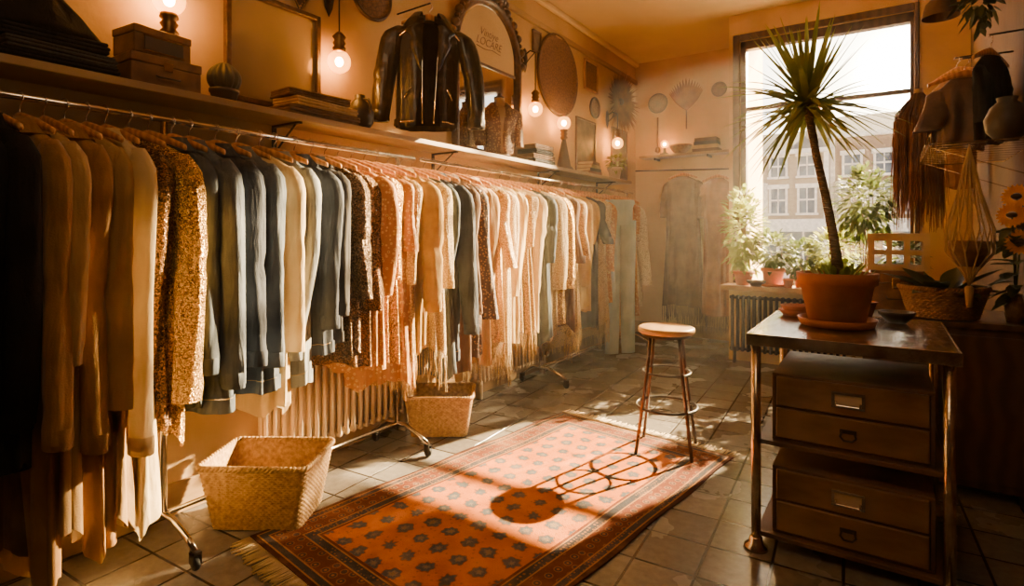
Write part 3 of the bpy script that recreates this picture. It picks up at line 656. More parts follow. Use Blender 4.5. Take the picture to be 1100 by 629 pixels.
g=Geo(); g.lathe([(.05,0),(.085,.05),(.09,.11),(.06,.17),(.03,.20),(.034,.225),(.028,.225),(.025,.2)],28,cap1=False)
jr=root('jug','dark brown pottery jug on the wall shelf','jug',(-2.80,2.44,ZS)); g.obj('jug_body',M_dkceramic,jr)
Geo().tube([(.03,.0,.20),(.08,.0,.19),(.10,0,.14),(.085,0,.10)],.008,8).obj('jug_handle',M_dkceramic,jr)
def lamp(y,x,zb,kind,zfrom,lab,R=.070):
    r=root('bulb_lamp',lab,'lamp',(x,y,0),0,'glowing globe bulb lamps')
    up=1 if kind=='hang' else -1
    b=Geo().ball(R,(0,0,zb),24).obj('bulb',M_globe,r)
    g=Geo(); g.ball(.025,(0,0,zb),14,1.2); g.obj('filament',M_core,b)
    Geo().lathe([(.016,up*.060),(.036,up*.064),(.042,up*.085),(.028,up*.098),(.040,up*.115),(.028,up*.135),(.042,up*.155),(.016,up*.185)],20,(0,0,zb)).obj('socket',M_brassdk,r)
    if kind=='hang':
        Geo().tube([(0,0,zb+.17),(0,0,zfrom)],.005,6).obj('cord',M_iron,r)
        wx=XL+.01-x
        g=Geo(); g.tube([(0,0,zfrom),(wx*.5,0,zfrom+.03),(wx,0,zfrom)],.007,6); g.tube([(wx,0,zfrom-.10),(wx*.6,0,zfrom-.05),(-.01,0,zfrom)],.005,6); g.lathe([(.0,.10),(.03,.07),(.045,.0),(.03,-.09),(.0,-.15)],16,M=Matrix.Translation((wx,0,zfrom-.03))@Matrix.Diagonal((.35,1,1,1))); g.obj('wall_arm',M_iron,r)
    elif kind=='cone':
        Geo().lathe([(.105,zfrom),(.105,zfrom+.015),(.075,zfrom+.05),(.03,zb-.22),(.02,zb-.17)],20).obj('lamp_base',M_dkceramic,r)
    else:
        Geo().lathe([(.055,zfrom),(.055,zfrom+.012),(.02,zfrom+.03),(.018,zb-.17)],18).obj('lamp_base',M_brassdk,r)
lamp(1.31,-2.84,2.51,'base',ZS+.263,'glowing amber globe bulb standing on a stacked box')
lamp(2.31,-2.84,2.47,'hang',2.95,'glowing amber globe bulb hanging from an ornate wall arm')
lamp(4.64,-2.82,2.60,'hang',3.15,'glowing amber globe bulb hanging on a cord beside the mirror')
lamp(5.22,-2.82,2.56,'cone',ZS,'glowing amber globe bulb on a dark conical base')
lamp(6.60,-2.80,2.53,'hang',2.9,'glowing amber globe bulb above a potted plant')
r=root('rectangular_mirror','rectangular wall mirror with thin wooden frame leaning above the shelf','mirror',(XL,1.93,2.12))
g=Geo(); a,b_=.30,.62
g.box(.004,.04,-a,-a+.03,0,b_); g.box(.004,.04,a-.03,a,0,b_); g.box(.004,.04,-a,a,0,.03); g.box(.004,.04,-a,a,b_-.03,b_); g.obj('mirror_frame',M_frame2,r,smooth=False,bevel=.005)
Geo().box(.006,.014,-a+.02,a-.02,.02,b_-.02).obj('mirror_pane',M_mirrorwarm,r,smooth=False)
r=root('arched_mirror','tall arched mirror with carved dark wooden frame','mirror',(XL,4.03,ZS+.01))
def arch(w_,h,n=24):
    return [(-w_,0)]+[(-w_,(h-w_)*i/6) for i in range(1,6)]+[(w_*cos(pi-pi*i/n),h-w_+w_*sin(pi*i/n)) for i in range(n+1)]+[(w_,(h-w_)*i/6) for i in range(5,0,-1)]+[(w_,0)]
ou=arch(.50,1.42); inn=arch(.43,1.35)
g=Geo(); g.rings([[(.003,p[0],p[1]) for p in ou],[(.045,p[0],p[1]) for p in ou],[(.055,(p[0]+q[0])/2,(p[1]+q[1])/2) for p,q in zip(ou,inn)],[(.03,q[0],q[1]) for q in inn],[(.003,q[0],q[1]) for q in inn]],False)
g.box(.003,.05,-.5,.5,0,.06)
g.obj('mirror_frame',M_frame2,r)
g=Geo()
for i,p in enumerate(ou):
    if p[1]>.8: g.ball(.040 if i%2==0 else .024,(.038,p[0]*1.02,p[1]+.01),10)
for i in range(9): g.ball(.034+.014*(4-abs(i-4)),(.035,-.24+.06*i,1.44+.05*(4-abs(i-4))/4),10)
g.obj('carved_crest',M_frame2,r)
g=Geo(); v=[(.012,q[0],q[1]) for q in inn]; g.add(v,[tuple(range(len(v)))]); g.obj('mirror_pane',M_mirror,r,smooth=False)
Geo().box(.014,.022,-.42,.42,.80,.825).obj('mirror_rail',M_frame2,r,smooth=False)
g=Geo(); v=[(.0135,q[0]*.96,q[1]-.01) for q in inn if q[1]>.83]; v=[(.0135,-.412,.826)]+v+[(.0135,.412,.826)]; g.add(v,[tuple(range(len(v)))])
g.obj('cream_reflection',mk('cream_reflection_glass',(.64,.47,.25),(.54,.39,.20),rough=.25,scale=2,bump=0,coat=.4),r,smooth=False)  # cream colour painted in for the wall reflected in the upper mirror
def text(body,size,parent,loc,rot,mat,name='lettering',ext=.0008,shear=0):
    cu=bpy.data.curves.new('txt','FONT'); cu.body=body; cu.size=size; cu.extrude=ext; cu.align_x='CENTER'; cu.align_y='CENTER'; cu.shear=shear; cu.offset=-.001; cu.space_line=.85
    t=bpy.data.objects.new('tmp',cu); COL.objects.link(t); bpy.context.view_layer.update()
    me=bpy.data.meshes.new_from_object(t.evaluated_get(bpy.context.evaluated_depsgraph_get())); bpy.data.objects.remove(t)
    o=bpy.data.objects.new(name,me); COL.objects.link(o); me.materials.clear(); me.materials.append(mat); o.parent=parent; o.location=loc; o.rotation_euler=rot; return o
text('Vintiye\nLOCARE',.10,r,(.0155,0,1.06),(pi/2,0,pi/2),M_ink,shear=.35)
g=Geo(); g.tube([(.015,-.18,.965),(.015,-.06,.955),(.015,.06,.972),(.015,.18,.96)],.003,5); g.obj('flourish',M_ink,r)
# leather jacket
JX,JY,JR=-2.64,2.92,radians(50)
LJ=dict(W=.245,th=.07,flare=-.04,amp=.006)
lj=garment('leather_jacket','open worn black leather biker jacket hanging on the wall',M_leather,JY,2.12,x=JX,zr=2.98,rz=JR,style='jacket',seed=77,slen=.66,out=.13,group=None,r0=.080,r1=.056,gap=.42,bend=-.05,flat=.8,lining=F['black'],hem=.004,calm=.55,**LJ)
S=make_S(LJ['W'],.86,LJ['th'],LJ['flare'],77,ztop=-.115,drop=.075,amp=LJ['amp'],hem=.004)
for sd in(-1,1):
    g=Geo(); rs=[]
    for j in range(13):
        q=j/12; v=.10+.42*q; w_=.62*(1-q)**.8*min(1,.55+q*3)+.02
        if .22<q<.34: w_*=.72
        a0=-pi/2+sd*(.17+.03*q)
        rs.append([S(a0+sd*w_*i/6,v,.012+.026*sin(pi*i/6*.9)) for i in range(7)])
    g.rings(rs,False); g.obj('lapel',M_leather,lj)
    g=Geo(); g.tube([S(-pi/2+sd*(.22-.004*i),.14+.83*i/20,.008) for i in range(21)],.0045,6); g.obj('zip',M_chrome,lj)
    g=Geo(); g.tube([S(-pi/2+sd*(.55+.30*i/6),.66+.09*i/6,.010) for i in range(7)],.005,6); g.obj('pocket_zip',M_chrome,lj)
g=Geo()
rs=[[(.085*q*cos(a),.045*q*sin(a),-.115+dz) for a in [radians(-58+296*i/28) for i in range(29)]] for q,dz in ((1.0,0),(1.08,.045),(1.25,.055),(1.85,.0),(2.3,-.06))]
g.rings(rs,False); g.obj('wide_collar',M_leather,lj)
g=Geo(); patch(g,S,-pi/2+.35,-pi/2-.35+2*pi,.93,.985,.012,50,3); g.obj('belt',M_leather,lj)
g=Geo()
for sd in(-1,1):
    for k in range(12): g.ball(.007,S(-pi/2+sd*(.45+.045*k),.145+.006*k,.012),8)
    for k in range(8): g.ball(.007,S(-pi/2+sd*(.45+.07*k),.955,.016),8)
g.obj('studs',M_chrome,lj)['kind']='stuff'
hang(JX,JY,2.98,JR)
o=Geo().tube([(XL,JY,2.99),(JX+.01,JY,2.998)],.006,8).obj('wall_peg',M_iron); tag(o,'black iron wall peg holding a hanger','peg')
# mannequin bust
r=root('mannequin_bust','mannequin bust dressed in a brown textured jacket on the shelf','mannequin',(-2.76,3.94,ZS),radians(50))
prof=[(.10,.07,0.02),(.115,.08,.04),(.125,.085,.10),(.115,.075,.17),(.135,.09,.26),(.155,.095,.33),(.165,.085,.37),(.15,.065,.40),(.09,.05,.425),(.05,.045,.44),(.044,.044,.47),(.044,.044,.50)]
def bustring(hw,hd,z,o=0,n=40): return [((hw+o)*cos(2*pi*i/n),(hd+o)*sin(2*pi*i/n),z) for i in range(n)]
g=Geo(); g.rings([bustring(*p) for p in prof],True,True,True); g.obj('torso',mk('linen_form',(.50,.34,.17),(.42,.27,.13),rough=.8,bump=.2),r)
Mv=mk('brown_textured_jacket',(.19,.09,.032),(.52,.31,.11),(.07,.03,.012),rough=.55,kind='floral',scale=50,bump=.7)
g=Geo(); rs=[]
for hw,hd,z in prof[0:9]:
    opn=max(.07,(z-.16)*.8)
    rs.append([((hw+.014)*cos(a)*(1+.02*sin(9*a)),(hd+.014)*sin(a)*(1+.03*sin(9*a)),z) for a in [-pi/2+opn+(2*pi-2*opn)*i/40 for i in range(41)]])
g.rings(rs,False); g.obj('jacket',Mv,r)
for sd in(-1,1):
    g=Geo(); sleeve_geo(g,sd,.165,.45,.06,.33,.055,.042,60+sd,out=.03,fwd=-.03); g.obj('jacket_sleeve',Mv,r)
g=Geo(); g.rings([[(q*.075*cos(a),q*.05*sin(a)+.0,.425+dz) for a in [radians(-60+300*i/24) for i in range(25)]] for q,dz in ((1.0,.0),(1.05,.035),(1.5,.0),(1.75,-.03))],False); g.obj('jacket_collar',Mv,r)
Geo().lathe([(.10,0),(.10,.012),(.03,.02)],24).obj('base',M_darkwood,r)
Geo().lathe([(.046,.50),(.046,.51),(.015,.52),(.018,.54),(.0,.55)],20).obj('neck_cap',M_darkwood,r)
for i,(m_,lb) in enumerate([('grey','folded charcoal cloth'),('brown','folded brown cloth'),('navy','folded navy cloth'),('brown','folded brown cloth')]):
    folded(4.62,-2.80,ZS+.046*i,.42-.03*i,.22,.044,F[m_],lb+' in a stack beside the mannequin',group=gg,rz=.04*(-1)**i,seed=i)
cols=[(.30,.12,.05),(.10,.08,.06),(.45,.30,.13),(.18,.08,.04)]
for i in range(4):
    r=root('book','worn hardback book in a small stack on the shelf','book',(-2.80,5.78,ZS+.037*i),.1*i-.15,'books on the wall shelf')
    Mb=mk('book_cover',cols[i],rough=.6); g=Geo(); g.box(-.09,.09,-.13,.13,0,.004); g.box(-.09,.09,-.13,.13,.031,.035); g.box(.086,.09,-.13,.13,0,.035); g.obj('book_cover',Mb,r,smooth=False)
    Geo().box(-.086,.085,-.125,.125,.004,.031).obj('pages',M_card,r,smooth=False)
def bush(g,c,R,n,size,seed,flat=1.,zmin=None):
    rnd=random.Random(seed)
    for _ in range(n):
        d=Vector((rnd.gauss(0,1),rnd.gauss(0,1),rnd.gauss(0,1))).normalized(); q=rnd.uniform(.45,1)
        p=Vector((c[0]+d.x*R[0]*q,c[1]+d.y*R[1]*q,c[2]+d.z*R[2]*q))
        dd=(d+Vector((rnd.uniform(-.6,.6),rnd.uniform(-.6,.6),rnd.uniform(-.5,.5)))).normalized()
        g.blade(p,dd,size*rnd.uniform(.7,1.3),size*.28,.25,3,'leaf')
def pot_profile(R,h): return [(R*.70,0),(R*.95,h*.78),(R*1.08,h*.78),(R*1.10,h),(R*.98,h),(R*.92,h*.86)]
def potted(name,lab,x,y,z,R,h,potmat,c,Rb,n,size,leafmat,seed,stems=5,saucer=False):
    r=root(name,lab,'potted plant',(x,y,z))
    z0=0
    if saucer:
        Geo().lathe([(R*.95,0),(R*1.25,.006),(R*1.32,.03),(R*1.26,.03),(R*1.2,.012)],28,cap1=True).obj('saucer',potmat,r); z0=.013
    Geo().lathe(pot_profile(R,h),32,(0,0,z0),True,False).obj('pot',potmat,r)
    Geo().lathe([(R*.93,h*.84+z0),(R*.4,h*.87+z0),(0,h*.88+z0)],24,cap0=False,cap1=False).obj('soil',M_soil,r)
    g=Geo(); rnd=random.Random(seed)
    for i in range(stems):
        e=Vector((c[0]+rnd.uniform(-.5,.5)*Rb[0],c[1]+rnd.uniform(-.5,.5)*Rb[1],c[2]+rnd.uniform(-.2,.5)*Rb[2])); b0=Vector((rnd.uniform(-.3,.3)*R,rnd.uniform(-.3,.3)*R,h*.85+z0))
        g.tube([b0,(b0*.6+e*.4)+Vector((.01,.01,0)),e],[.006,.005,.003],5)
    g.obj('stems',M_trunk,r)
    g=Geo(); bush(g,c,Rb,n,size,seed); g.obj('foliage',leafmat,r)
    return r
potted('potted_plant','small green plant in a cream pot on the wall shelf',-2.77,6.44,ZS,.085,.15,M_cream,(.02,0,.22),(.10,.12,.09),80,.075,M_leafy,5)

MY=Matrix.Rotation(pi/2,4,'Y')
def plaque(y,z,R,lab,mat=M_straw,name='woven_plate'):
    g=Geo(); pr=[]
    k=12
    for i in range(k+1):
        q=1-i/k; pr.append((R*q,.004+.006*(i%2)+ (.03 if i==0 else .012)*(1 if i<2 else .5)))
    g.lathe([(R,0.001)]+pr,48,cap0=True,cap1=False,M=MY)
    r=root(name,lab,'wall decoration',(XL+.001,y,z)); g.obj('woven_disc',mat,r)
    Geo().torus(R,.014,(0,0,.02),M=MY).obj('rim',M_darkwood,r)
plaque(5.30,3.10,.43,'large dark woven plate hanging on the wall')
plaque(6.22,2.92,.12,'small woven plate hanging on the wall')
plaque(2.66,3.04,.17,'round woven basket plate high on the wall')
def fan(y,z,R,lab):
    r=root('dried_leaf_fan',lab,'wall decoration',(XL+.03,y,z))
    g=Geo(); rnd=random.Random(4)
    for i in range(600):
        a=rnd.uniform(0,2*pi); g.blade((rnd.uniform(0,.03),0,0),(rnd.uniform(.03,.35),cos(a),sin(a)),R*rnd.uniform(.7,1.05),.020,.05,4,'spike',up=(1,0,0))
    g.obj('dried_fronds',M_frond,r); Geo().ball(.05,(.03,0,0),12).obj('centre_knot',M_darkwood,r)
fan(6.9,3.12,.42,'shaggy brown dried frond sunburst on the wall')
def picture(y,z,w_,h,lab,mat=M_pic,x=XL,fm=M_frame):
    r=root('framed_picture',lab,'picture',(x,y,z)); t=.02
    g=Geo(); g.box(0.002,.025,-w_/2,-w_/2+t,-h/2,h/2); g.box(0.002,.025,w_/2-t,w_/2,-h/2,h/2); g.box(0.002,.025,-w_/2,w_/2,-h/2,-h/2+t); g.box(0.002,.025,-w_/2,w_/2,h/2-t,h/2)
    g.obj('picture_frame',fm,r,smooth=False,bevel=.003); Geo().box(.004,.012,-w_/2+.01,w_/2-.01,-h/2+.01,h/2-.01).obj('print',mat,r,smooth=False)
picture(6.12,3.28,.36,.36,'small square woven panel in a wooden frame',mat=M_straw,fm=M_wood)
picture(5.98,2.42,.52,.64,'dark framed print leaning above the shelf')
picture(6.98,2.45,.52,.66,'dark grey framed print on the wall',mat=mk('grey_print',(.20,.16,.12),(.13,.10,.075),bump=0))
picture(.42,2.4,.28,.36,'small dark framed picture on the wall')
picture(4.86,3.34,.16,.22,'tiny dark framed picture high on the wall')
def pennant(y,z,s,lab,mat):
    r=root('wall_pennant',lab,'wall decoration',(XL,y,z))
    g=Geo(); g.add([(.004,-s,s*.7),(.004,s,s*.7),(.004,0,-s),(.012,-s,s*.7),(.012,s,s*.7),(.012,0,-s)],[(0,1,2),(3,5,4),(0,3,4,1),(1,4,5,2),(2,5,3,0)]); g.obj('pennant_cloth',mat,r,smooth=False)
    g=Geo(); g.tube([(.015,-s,s*.7),(.015,s,s*.7),(.015,0,-s)],.006,6,True); g.obj('pennant_border',F['tan'],r)
pennant(2.10,2.86,.12,'small patterned triangular pennant on the wall',F['pattern'])

# alcove
r=root('alcove_shelf','short painted shelf on the alcove wall','shelf',(0,0,0))
Geo().box(-2.80,-1.60,7.34,YB,2.42,2.45).obj('shelf_board',M_shelf,r,smooth=False,bevel=.004)
for xx in(-2.6,-1.9): Geo().box(xx-.01,xx+.01,7.40,YB,2.39,2.42).obj('bracket',M_iron,r,smooth=False)
for i,m_ in enumerate(['brown','tan','grey','brown']):
    folded(7.47,-1.92,2.451+.046*i,.22,.34-.02*i,.044,F[m_],'folded cloth stacked on the alcove shelf',group='folded clothes on the alcove shelf',seed=i)
g=Geo(); g.lathe([(.05,0),(.09,.03),(.14,.09),(.15,.12),(.14,.12),(.08,.04)],28,cap1=False); tag(g.obj('bowl',M_wickerdk,loc=(-2.27,7.46,2.451)),'brown woven bowl on the alcove shelf','bowl')
r=root('bulb_lamp','small glowing bulb on a dark base on the alcove shelf','lamp',(-2.48,7.45,2.451)); Geo().lathe([(.06,0),(.06,.02),(.02,.04),(.018,.10)],20).obj('lamp_base',M_dkceramic,r); b=Geo().ball(.05,(0,0,.15),16).obj('bulb',M_globe,r); Geo().ball(.02,(0,0,.15),12).obj('filament',M_core,b)
MX=Matrix.Rotation(pi/2,4,'X')
r=root('woven_plate','small woven plate on the alcove wall','wall decoration',(-2.62,YB,3.2)); Geo().lathe([(.13,0),(.13,.02),(.08,.012),(.03,.02),(0,.02)],32,M=MX).obj('woven_disc',M_straw,r); Geo().torus(.13,.01,(0,0,.015),M=MX).obj('rim',M_darkwood,r)
r=root('leaf_shaped_plaque','brown woven leaf shaped fan on the alcove wall','wall decoration',(-2.22,YB-.02,3.15))
g=Geo()
for k in range(-8,9): g.blade((0,-.01,-.1),(sin(k*.13)*.8,-.05,1-abs(k)*.03),.44-.012*abs(k),.028,0,6,'leaf',up=(0,1,0))
g.obj('fan_leaf',M_frond,r); Geo().tube([(0,-.01,-.1),(0,-.01,-.35)],.01,8).obj('fan_handle',M_darkwood,r)
r=root('woven_plate','small round woven plate beside a leaf fan','wall decoration',(-1.80,YB,3.28)); Geo().lathe([(.09,0),(.09,.02),(.05,.012),(.02,.02),(0,.02)],32,M=MX).obj('woven_disc',M_straw,r); Geo().torus(.09,.009,(0,0,.015),M=MX).obj('rim',M_darkwood,r)
r=root('hanging_tool','narrow brass wall ornament on the alcove wall','wall decoration',(-2.62,YB-.02,2.8)); g=Geo(); g.tube([(0,0,.2),(0,0,-.25)],.012,8); g.lathe([(.0,-.30),(.04,-.27),(.03,-.22),(.012,-.2)],14); g.obj('ornament',M_brassdk,r)
garment('long_dress','long dim brown dress hanging in the alcove',F['brown'],7.34,.45,x=-2.20,zr=2.25,rz=.05,th=.07,W=.22,flare=.25,slen=.5,style='fringe',seed=91,amp=.03,group=None)
hang(-2.20,7.34,2.25,.05)
garment('shawl_dress','long dim rust shawl dress hanging in the alcove',F['rust'],7.34,.35,x=-1.76,zr=2.2,rz=0,th=.06,W=.18,flare=.10,slen=.45,style='fringe',seed=92,amp=.03,group=None,out=0,trim=F['brown'])
hang(-1.76,7.34,2.2,0)
o=Geo().tube([(-2.85,7.34,2.25),(-1.5,7.34,2.2)],.010,8).obj('hanging_bar',M_iron); tag(o,'thin iron hanging bar under the alcove shelf','rail')

# radiators
def radiator(x,y,L,axis,z0,h,mat,lab,cat='radiator'):
    r=root('radiator',lab,cat,(x,y,z0),0 if axis=='x' else pi/2)
    g=Geo(); n=int(L/.055)
    for i in range(n):
        xx=-L/2+.0275+i*.055
        for yy in(-.025,.025): g.tube([(xx,yy,.03),(xx,yy,h-.03)],.014,8)
        g.tube([(xx,-.035,h-.03),(xx,.035,h-.03)],.02,8); g.tube([(xx,-.035,.03),(xx,.035,.03)],.02,8)
    g.tube([(-L/2,0,h-.035),(L/2,0,h-.035)],.016,8); g.tube([(-L/2,0,.035),(L/2,0,.035)],.016,8)
    for xx in(-L/2+.05,L/2-.05): g.box(xx-.012,xx+.012,-.03,.03,-z0,.03)
    g.obj('radiator_columns',mat,r)
    g=Geo(); g.tube([(L/2,0,.035),(L/2+.04,0,.035),(L/2+.05,0,.0),(L/2+.05,0,-z0)],.008,8); g.lathe([(.018,0),(.022,.01),(.022,.04),(.014,.05)],14,(L/2+.05,0,.03)); g.obj('valve',M_brass,r)
radiator(XL+.10,2.35,1.15,'y',.12,.62,M_radiator,'cream column radiator against the wall behind the clothes')
radiator(XL+.10,4.30,1.15,'y',.12,.62,M_radiator,'cream column radiator against the wall behind the clothes')
radiator(-.85,6.37,1.1,'x',.12,.62,M_radiatordk,'dark column radiator under the window sill')

# ------------------------------------------------------------------ rug
r=root('rug','orange and dark red oriental rug with rosettes and fringed ends','rug',(-1.60,2.56,0),radians(-8))
g=Geo(); nx,ny=28,48
def rz_(x,y): return .010+.003*sin(x*5+y*2)*sin(y*3.3)+.002*sin(y*9)
top=[[(-RW/2+RW*i/nx+.006*sin(j*.4),-RL/2+RL*j/ny,rz_(-RW/2+RW*i/nx,-RL/2+RL*j/ny)) for i in range(nx+1)] for j in range(ny+1)]
g.rings(top,False)
ed=[top[0][i] for i in range(nx+1)]+[top[j][nx] for j in range(1,ny+1)]+[top[ny][i] for i in range(nx-1,-1,-1)]+[top[j][0] for j in range(ny-1,0,-1)]
g.rings([ed,[(x,y,.001) for x,y,z in ed]])
g.obj('rug_pile',M_rug,r)
for sd in(-1,1):
    g=Geo(); rnd=random.Random(8+sd)
    for i in range(170):
        x=-RW/2+RW*(i+.5)/170; q=rnd.uniform(-.015,.015); l=rnd.uniform(.07,.11)
        g.tube([(x,sd*(RL/2-.01),.008),(x+q*.5,sd*(RL/2+l*.5),.006),(x+q,sd*(RL/2+l),.004)],.0034,4)
    f=g.obj('fringe',F['cream'],r); f['kind']='stuff'

# ------------------------------------------------------------------ stool
r=root('bar_stool','tall round wooden stool with dark reddish metal legs and foot rings','stool',(-1.17,3.55,0),radians(12))
Geo().lathe([(.15,.755),(.172,.76),(.178,.775),(.176,.792),(.165,.797),(.0,.792)],44,cap1=False).obj('seat',M_seat,r)
Geo().lathe([(.13,.735),(.155,.74),(.155,.756)],36).obj('seat_ring',M_iron,r)
for k in range(4):
    a=pi/4+k*pi/2; c,s=cos(a),sin(a)
    Geo().tube([(.125*c,.125*s,.755),(.15*c,.15*s,.52),(.24*c,.24*s,.0)],.0112,10).obj('leg',M_redwood,r)
for R_,z_,t_ in ((.190,.29,.009),(.150,.51,.007)): Geo().torus(R_,t_,(0,0,z_)).obj('foot_ring',M_iron,r)

# ------------------------------------------------------------------ baskets
def basket(name,lab,x,y,rz,a,b,h,mat,taper=.82,rnd_=.35,rows=20,cat='basket',z=0,fr=28,am=.0036):
    r=root(name,lab,cat,(x,y,z),rz)
    def outline(s,n=280):
        if rnd_>=.5: return [(a*s*cos(2*pi*i/n),b*s*sin(2*pi*i/n),2*pi*i/n) for i in range(n)]
        # rounded rectangle walked by arc length
        A,B,rc=a*s,b*s,.035; seg=[]; per=4*(A-rc)+4*(B-rc)+2*pi*rc; pts=[]
        for i in range(n):
            d=per*i/n; t=2*pi*i/n
            L1=2*(B-rc); q=pi*rc/2; L2=2*(A-rc)
            for (Ls,fn) in ((L1,lambda u:(A,-(B-rc)+u)),(q,lambda u:(A-rc+rc*cos(u/rc),B-rc+rc*sin(u/rc))),(L2,lambda u:((A-rc)-u,B)),(q,lambda u:(-(A-rc)-rc*sin(u/rc),B-rc+rc*cos(u/rc))),(L1,lambda u:(-A,(B-rc)-u)),(q,lambda u:(-(A-rc)-rc*cos(u/rc),-(B-rc)-rc*sin(u/rc))),(L2,lambda u:(-(A-rc)+u,-B)),(q,lambda u:((A-rc)+rc*sin(u/rc),-(B-rc)-rc*cos(u/rc)))):
                if d<=Ls: p=fn(d); break
                d-=Ls
            else: p=(A,-(B-rc))
            pts.append((p[0],p[1],t))
        return pts
    g=Geo(); rs=[]
    for j in range(rows*3+1):
        v=j/(rows*3); s=taper+(1-taper)*v; row=j//3; sub=j%3; o=outline(s); ring=[]
        for px,py,t in o:
            l=math.hypot(px,py); k=(-.002 if sub==0 else .0028+am*cos(fr*t+pi*row)); ring.append((px+k*px/l,py+k*py/l,.004+v*h))
        rs.append(ring)
    g.rings(rs,True,True,False)
    inner=[[(px*.96,py*.96,.004+v*h) for px,py,t in outline(taper+(1-taper)*v)] for v in(1,.5,.04)]
    g.rings(inner,True,False,True)
    g.obj('woven_sides',mat,r)
    g=Geo(); o=outline(1.0)
    for ph in(0,pi):
        g.tube([(px*(1+.02*cos(40*t+ph)),py*(1+.02*cos(40*t+ph)),h+.006+.007*sin(40*t+ph)) for px,py,t in o],.009,6,True)
    g.obj('braided_rim',mat,r)
    return r
basket('wicker_basket','large rectangular woven wicker basket under the clothes rack',-2.54,1.64,radians(32),.26,.19,.30,M_wicker,rows=28,fr=56,taper=.80)
basket('wicker_basket','woven wicker basket on the floor near the rack caster',-2.62,3.02,radians(35),.23,.18,.27,M_wicker,rows=26,fr=56)

# ------------------------------------------------------------------ table
r=root('work_table','tall table with worn dark top and tubular metal legs','table',(-.12,3.08,0))
TX0,TX1,TY0,TY1=-.385,.355,-.44,.44; ZT=.955
Geo().box(TX0,TX1,TY0,TY1,ZT-.035,ZT).obj('table_top',M_tabletop,r,smooth=False,bevel=.004)
g=Geo(); e=.006
g.box(TX0-e,TX1+e,TY0-e,TY0,ZT-.05,ZT+.001); g.box(TX0-e,TX1+e,TY1,TY1+e,ZT-.05,ZT+.001); g.box(TX0-e,TX0,TY0,TY1,ZT-.05,ZT+.001); g.box(TX1,TX1+e,TY0,TY1,ZT-.05,ZT+.001)
g.obj('metal_edging',M_steel,r,smooth=False,bevel=.002)
for xx in(TX0+.03,TX1-.03):
    for yy in(TY0+.03,TY1-.03):
        g=Geo(); g.tube([(xx,yy,.01),(xx,yy,ZT-.045)],.0205,16); g.lathe([(.05,0),(.05,.012),(.03,.025),(.027,.05),(.021,.055)],20,(xx,yy,0)); g.obj('leg',M_steel,r)
for zz in(.075,.485):
    g=Geo(); g.box(TX0+.03,TX1-.03,TY0+.04,TY1-.04,zz-.02,zz); g.obj('lower_shelf',M_cabinetdk,r,smooth=False,bevel=.003)
def cabinet(z,lab):
    r=root('drawer_cabinet',lab,'drawer cabinet',(-.125,2.71,z),0,'two-drawer cabinets under the table')
    w_,h,d=.58,.295,.55
    g=Geo(); g.box(-w_/2,w_/2,0,d,0,.012); g.box(-w_/2,w_/2,0,d,h-.015,h); g.box(-w_/2,-w_/2+.014,0,d,.012,h-.015); g.box(w_/2-.014,w_/2,0,d,.012,h-.015); g.box(-w_/2,w_/2,d-.012,d,.012,h-.015); g.box(-w_/2+.014,w_/2-.014,.0,.02,h/2-.005,h/2+.003)
    g.obj('cabinet_body',M_cabinetdk,r,smooth=False,bevel=.003)
    for k in(0,1):
        z0=.016+k*(h/2-.008); z1=z0+h/2-.020
        g=Geo(); g.box(-w_/2+.018,w_/2-.018,-.012,.3,z0,z1); dr=g.obj('drawer',M_cabinet,r,smooth=False,bevel=.005)
        zc=(z0+z1)/2
        if k==1:
            g=Geo(); g.box(-.060,.060,-.022,-.012,zc-.034,zc-.022); g.box(-.060,.060,-.022,-.012,zc+.022,zc+.034); g.box(-.060,-.048,-.022,-.012,zc-.022,zc+.022); g.box(.048,.060,-.022,-.012,zc-.022,zc+.022)
            g.tube([(-.044,-.016,zc-.010),(-.040,-.036,zc-.020),(.040,-.036,zc-.020),(.044,-.016,zc-.010)],.006,8)
            hd=g.obj('handle',M_chrome,dr,smooth=False,bevel=.002); Geo().box(-.048,.048,-.0145,-.012,zc-.022,zc+.022).obj('label_card',M_card,hd,smooth=False)
        else:
            g=Geo(); g.box(-.03,.03,-.016,-.012,zc+.002,zc+.018); g.tube([(-.022,-.016,zc+.01),(-.028,-.026,zc-.010),(-.015,-.028,zc-.024),(.015,-.028,zc-.024),(.028,-.026,zc-.010),(.022,-.016,zc+.01)],.0045,8); g.obj('handle',M_iron,dr,smooth=False)
cabinet(.0755,'brown metal two-drawer cabinet on the bottom shelf of the table')
cabinet(.4855,'brown metal two-drawer cabinet on the upper shelf of the table')
px,py_=-.19,3.08
r=root('potted_palm','spiky palm on a slim leaning trunk in a terracotta pot','potted plant',(px,py_,ZT+.001))
Geo().lathe([(.12,0),(.155,.006),(.168,.04),(.16,.04),(.148,.012)],40).obj('saucer',M_terra,r)
Geo().lathe([(.118,.013),(.155,.20),(.168,.20),(.172,.255),(.155,.255),(.15,.225)],44,cap1=False).obj('pot',M_terra,r)
Geo().lathe([(.149,.232),(.06,.245),(0,.248)],32,cap0=False,cap1=False).obj('soil',M_soil,r)
tp=[(.01,0,.24),(-.012,.0,.42),(-.045,0,.62),(-.085,0,.82),(-.115,0,1.0),(-.125,0,1.09)]
Geo().tube(tp,[.026,.021,.019,.018,.018,.02],12).obj('trunk',M_trunk,r)
g=Geo(); rnd=random.Random(12); ct=Vector((-.125,0,1.09))
for i in range(125):
    z=rnd.uniform(-.75,1); a=rnd.uniform(0,2*pi); q=math.sqrt(max(0,1-z*z)); d=Vector((q*cos(a),q*sin(a),z))
    g.blade(ct+d*.015+Vector((0,0,rnd.uniform(-.05,.03))),d,rnd.uniform(.33,.47),.0185,rnd.uniform(.08,.34) if z<.6 else .05,9,'spike')
g.obj('leaf_crown',M_leaf,r)
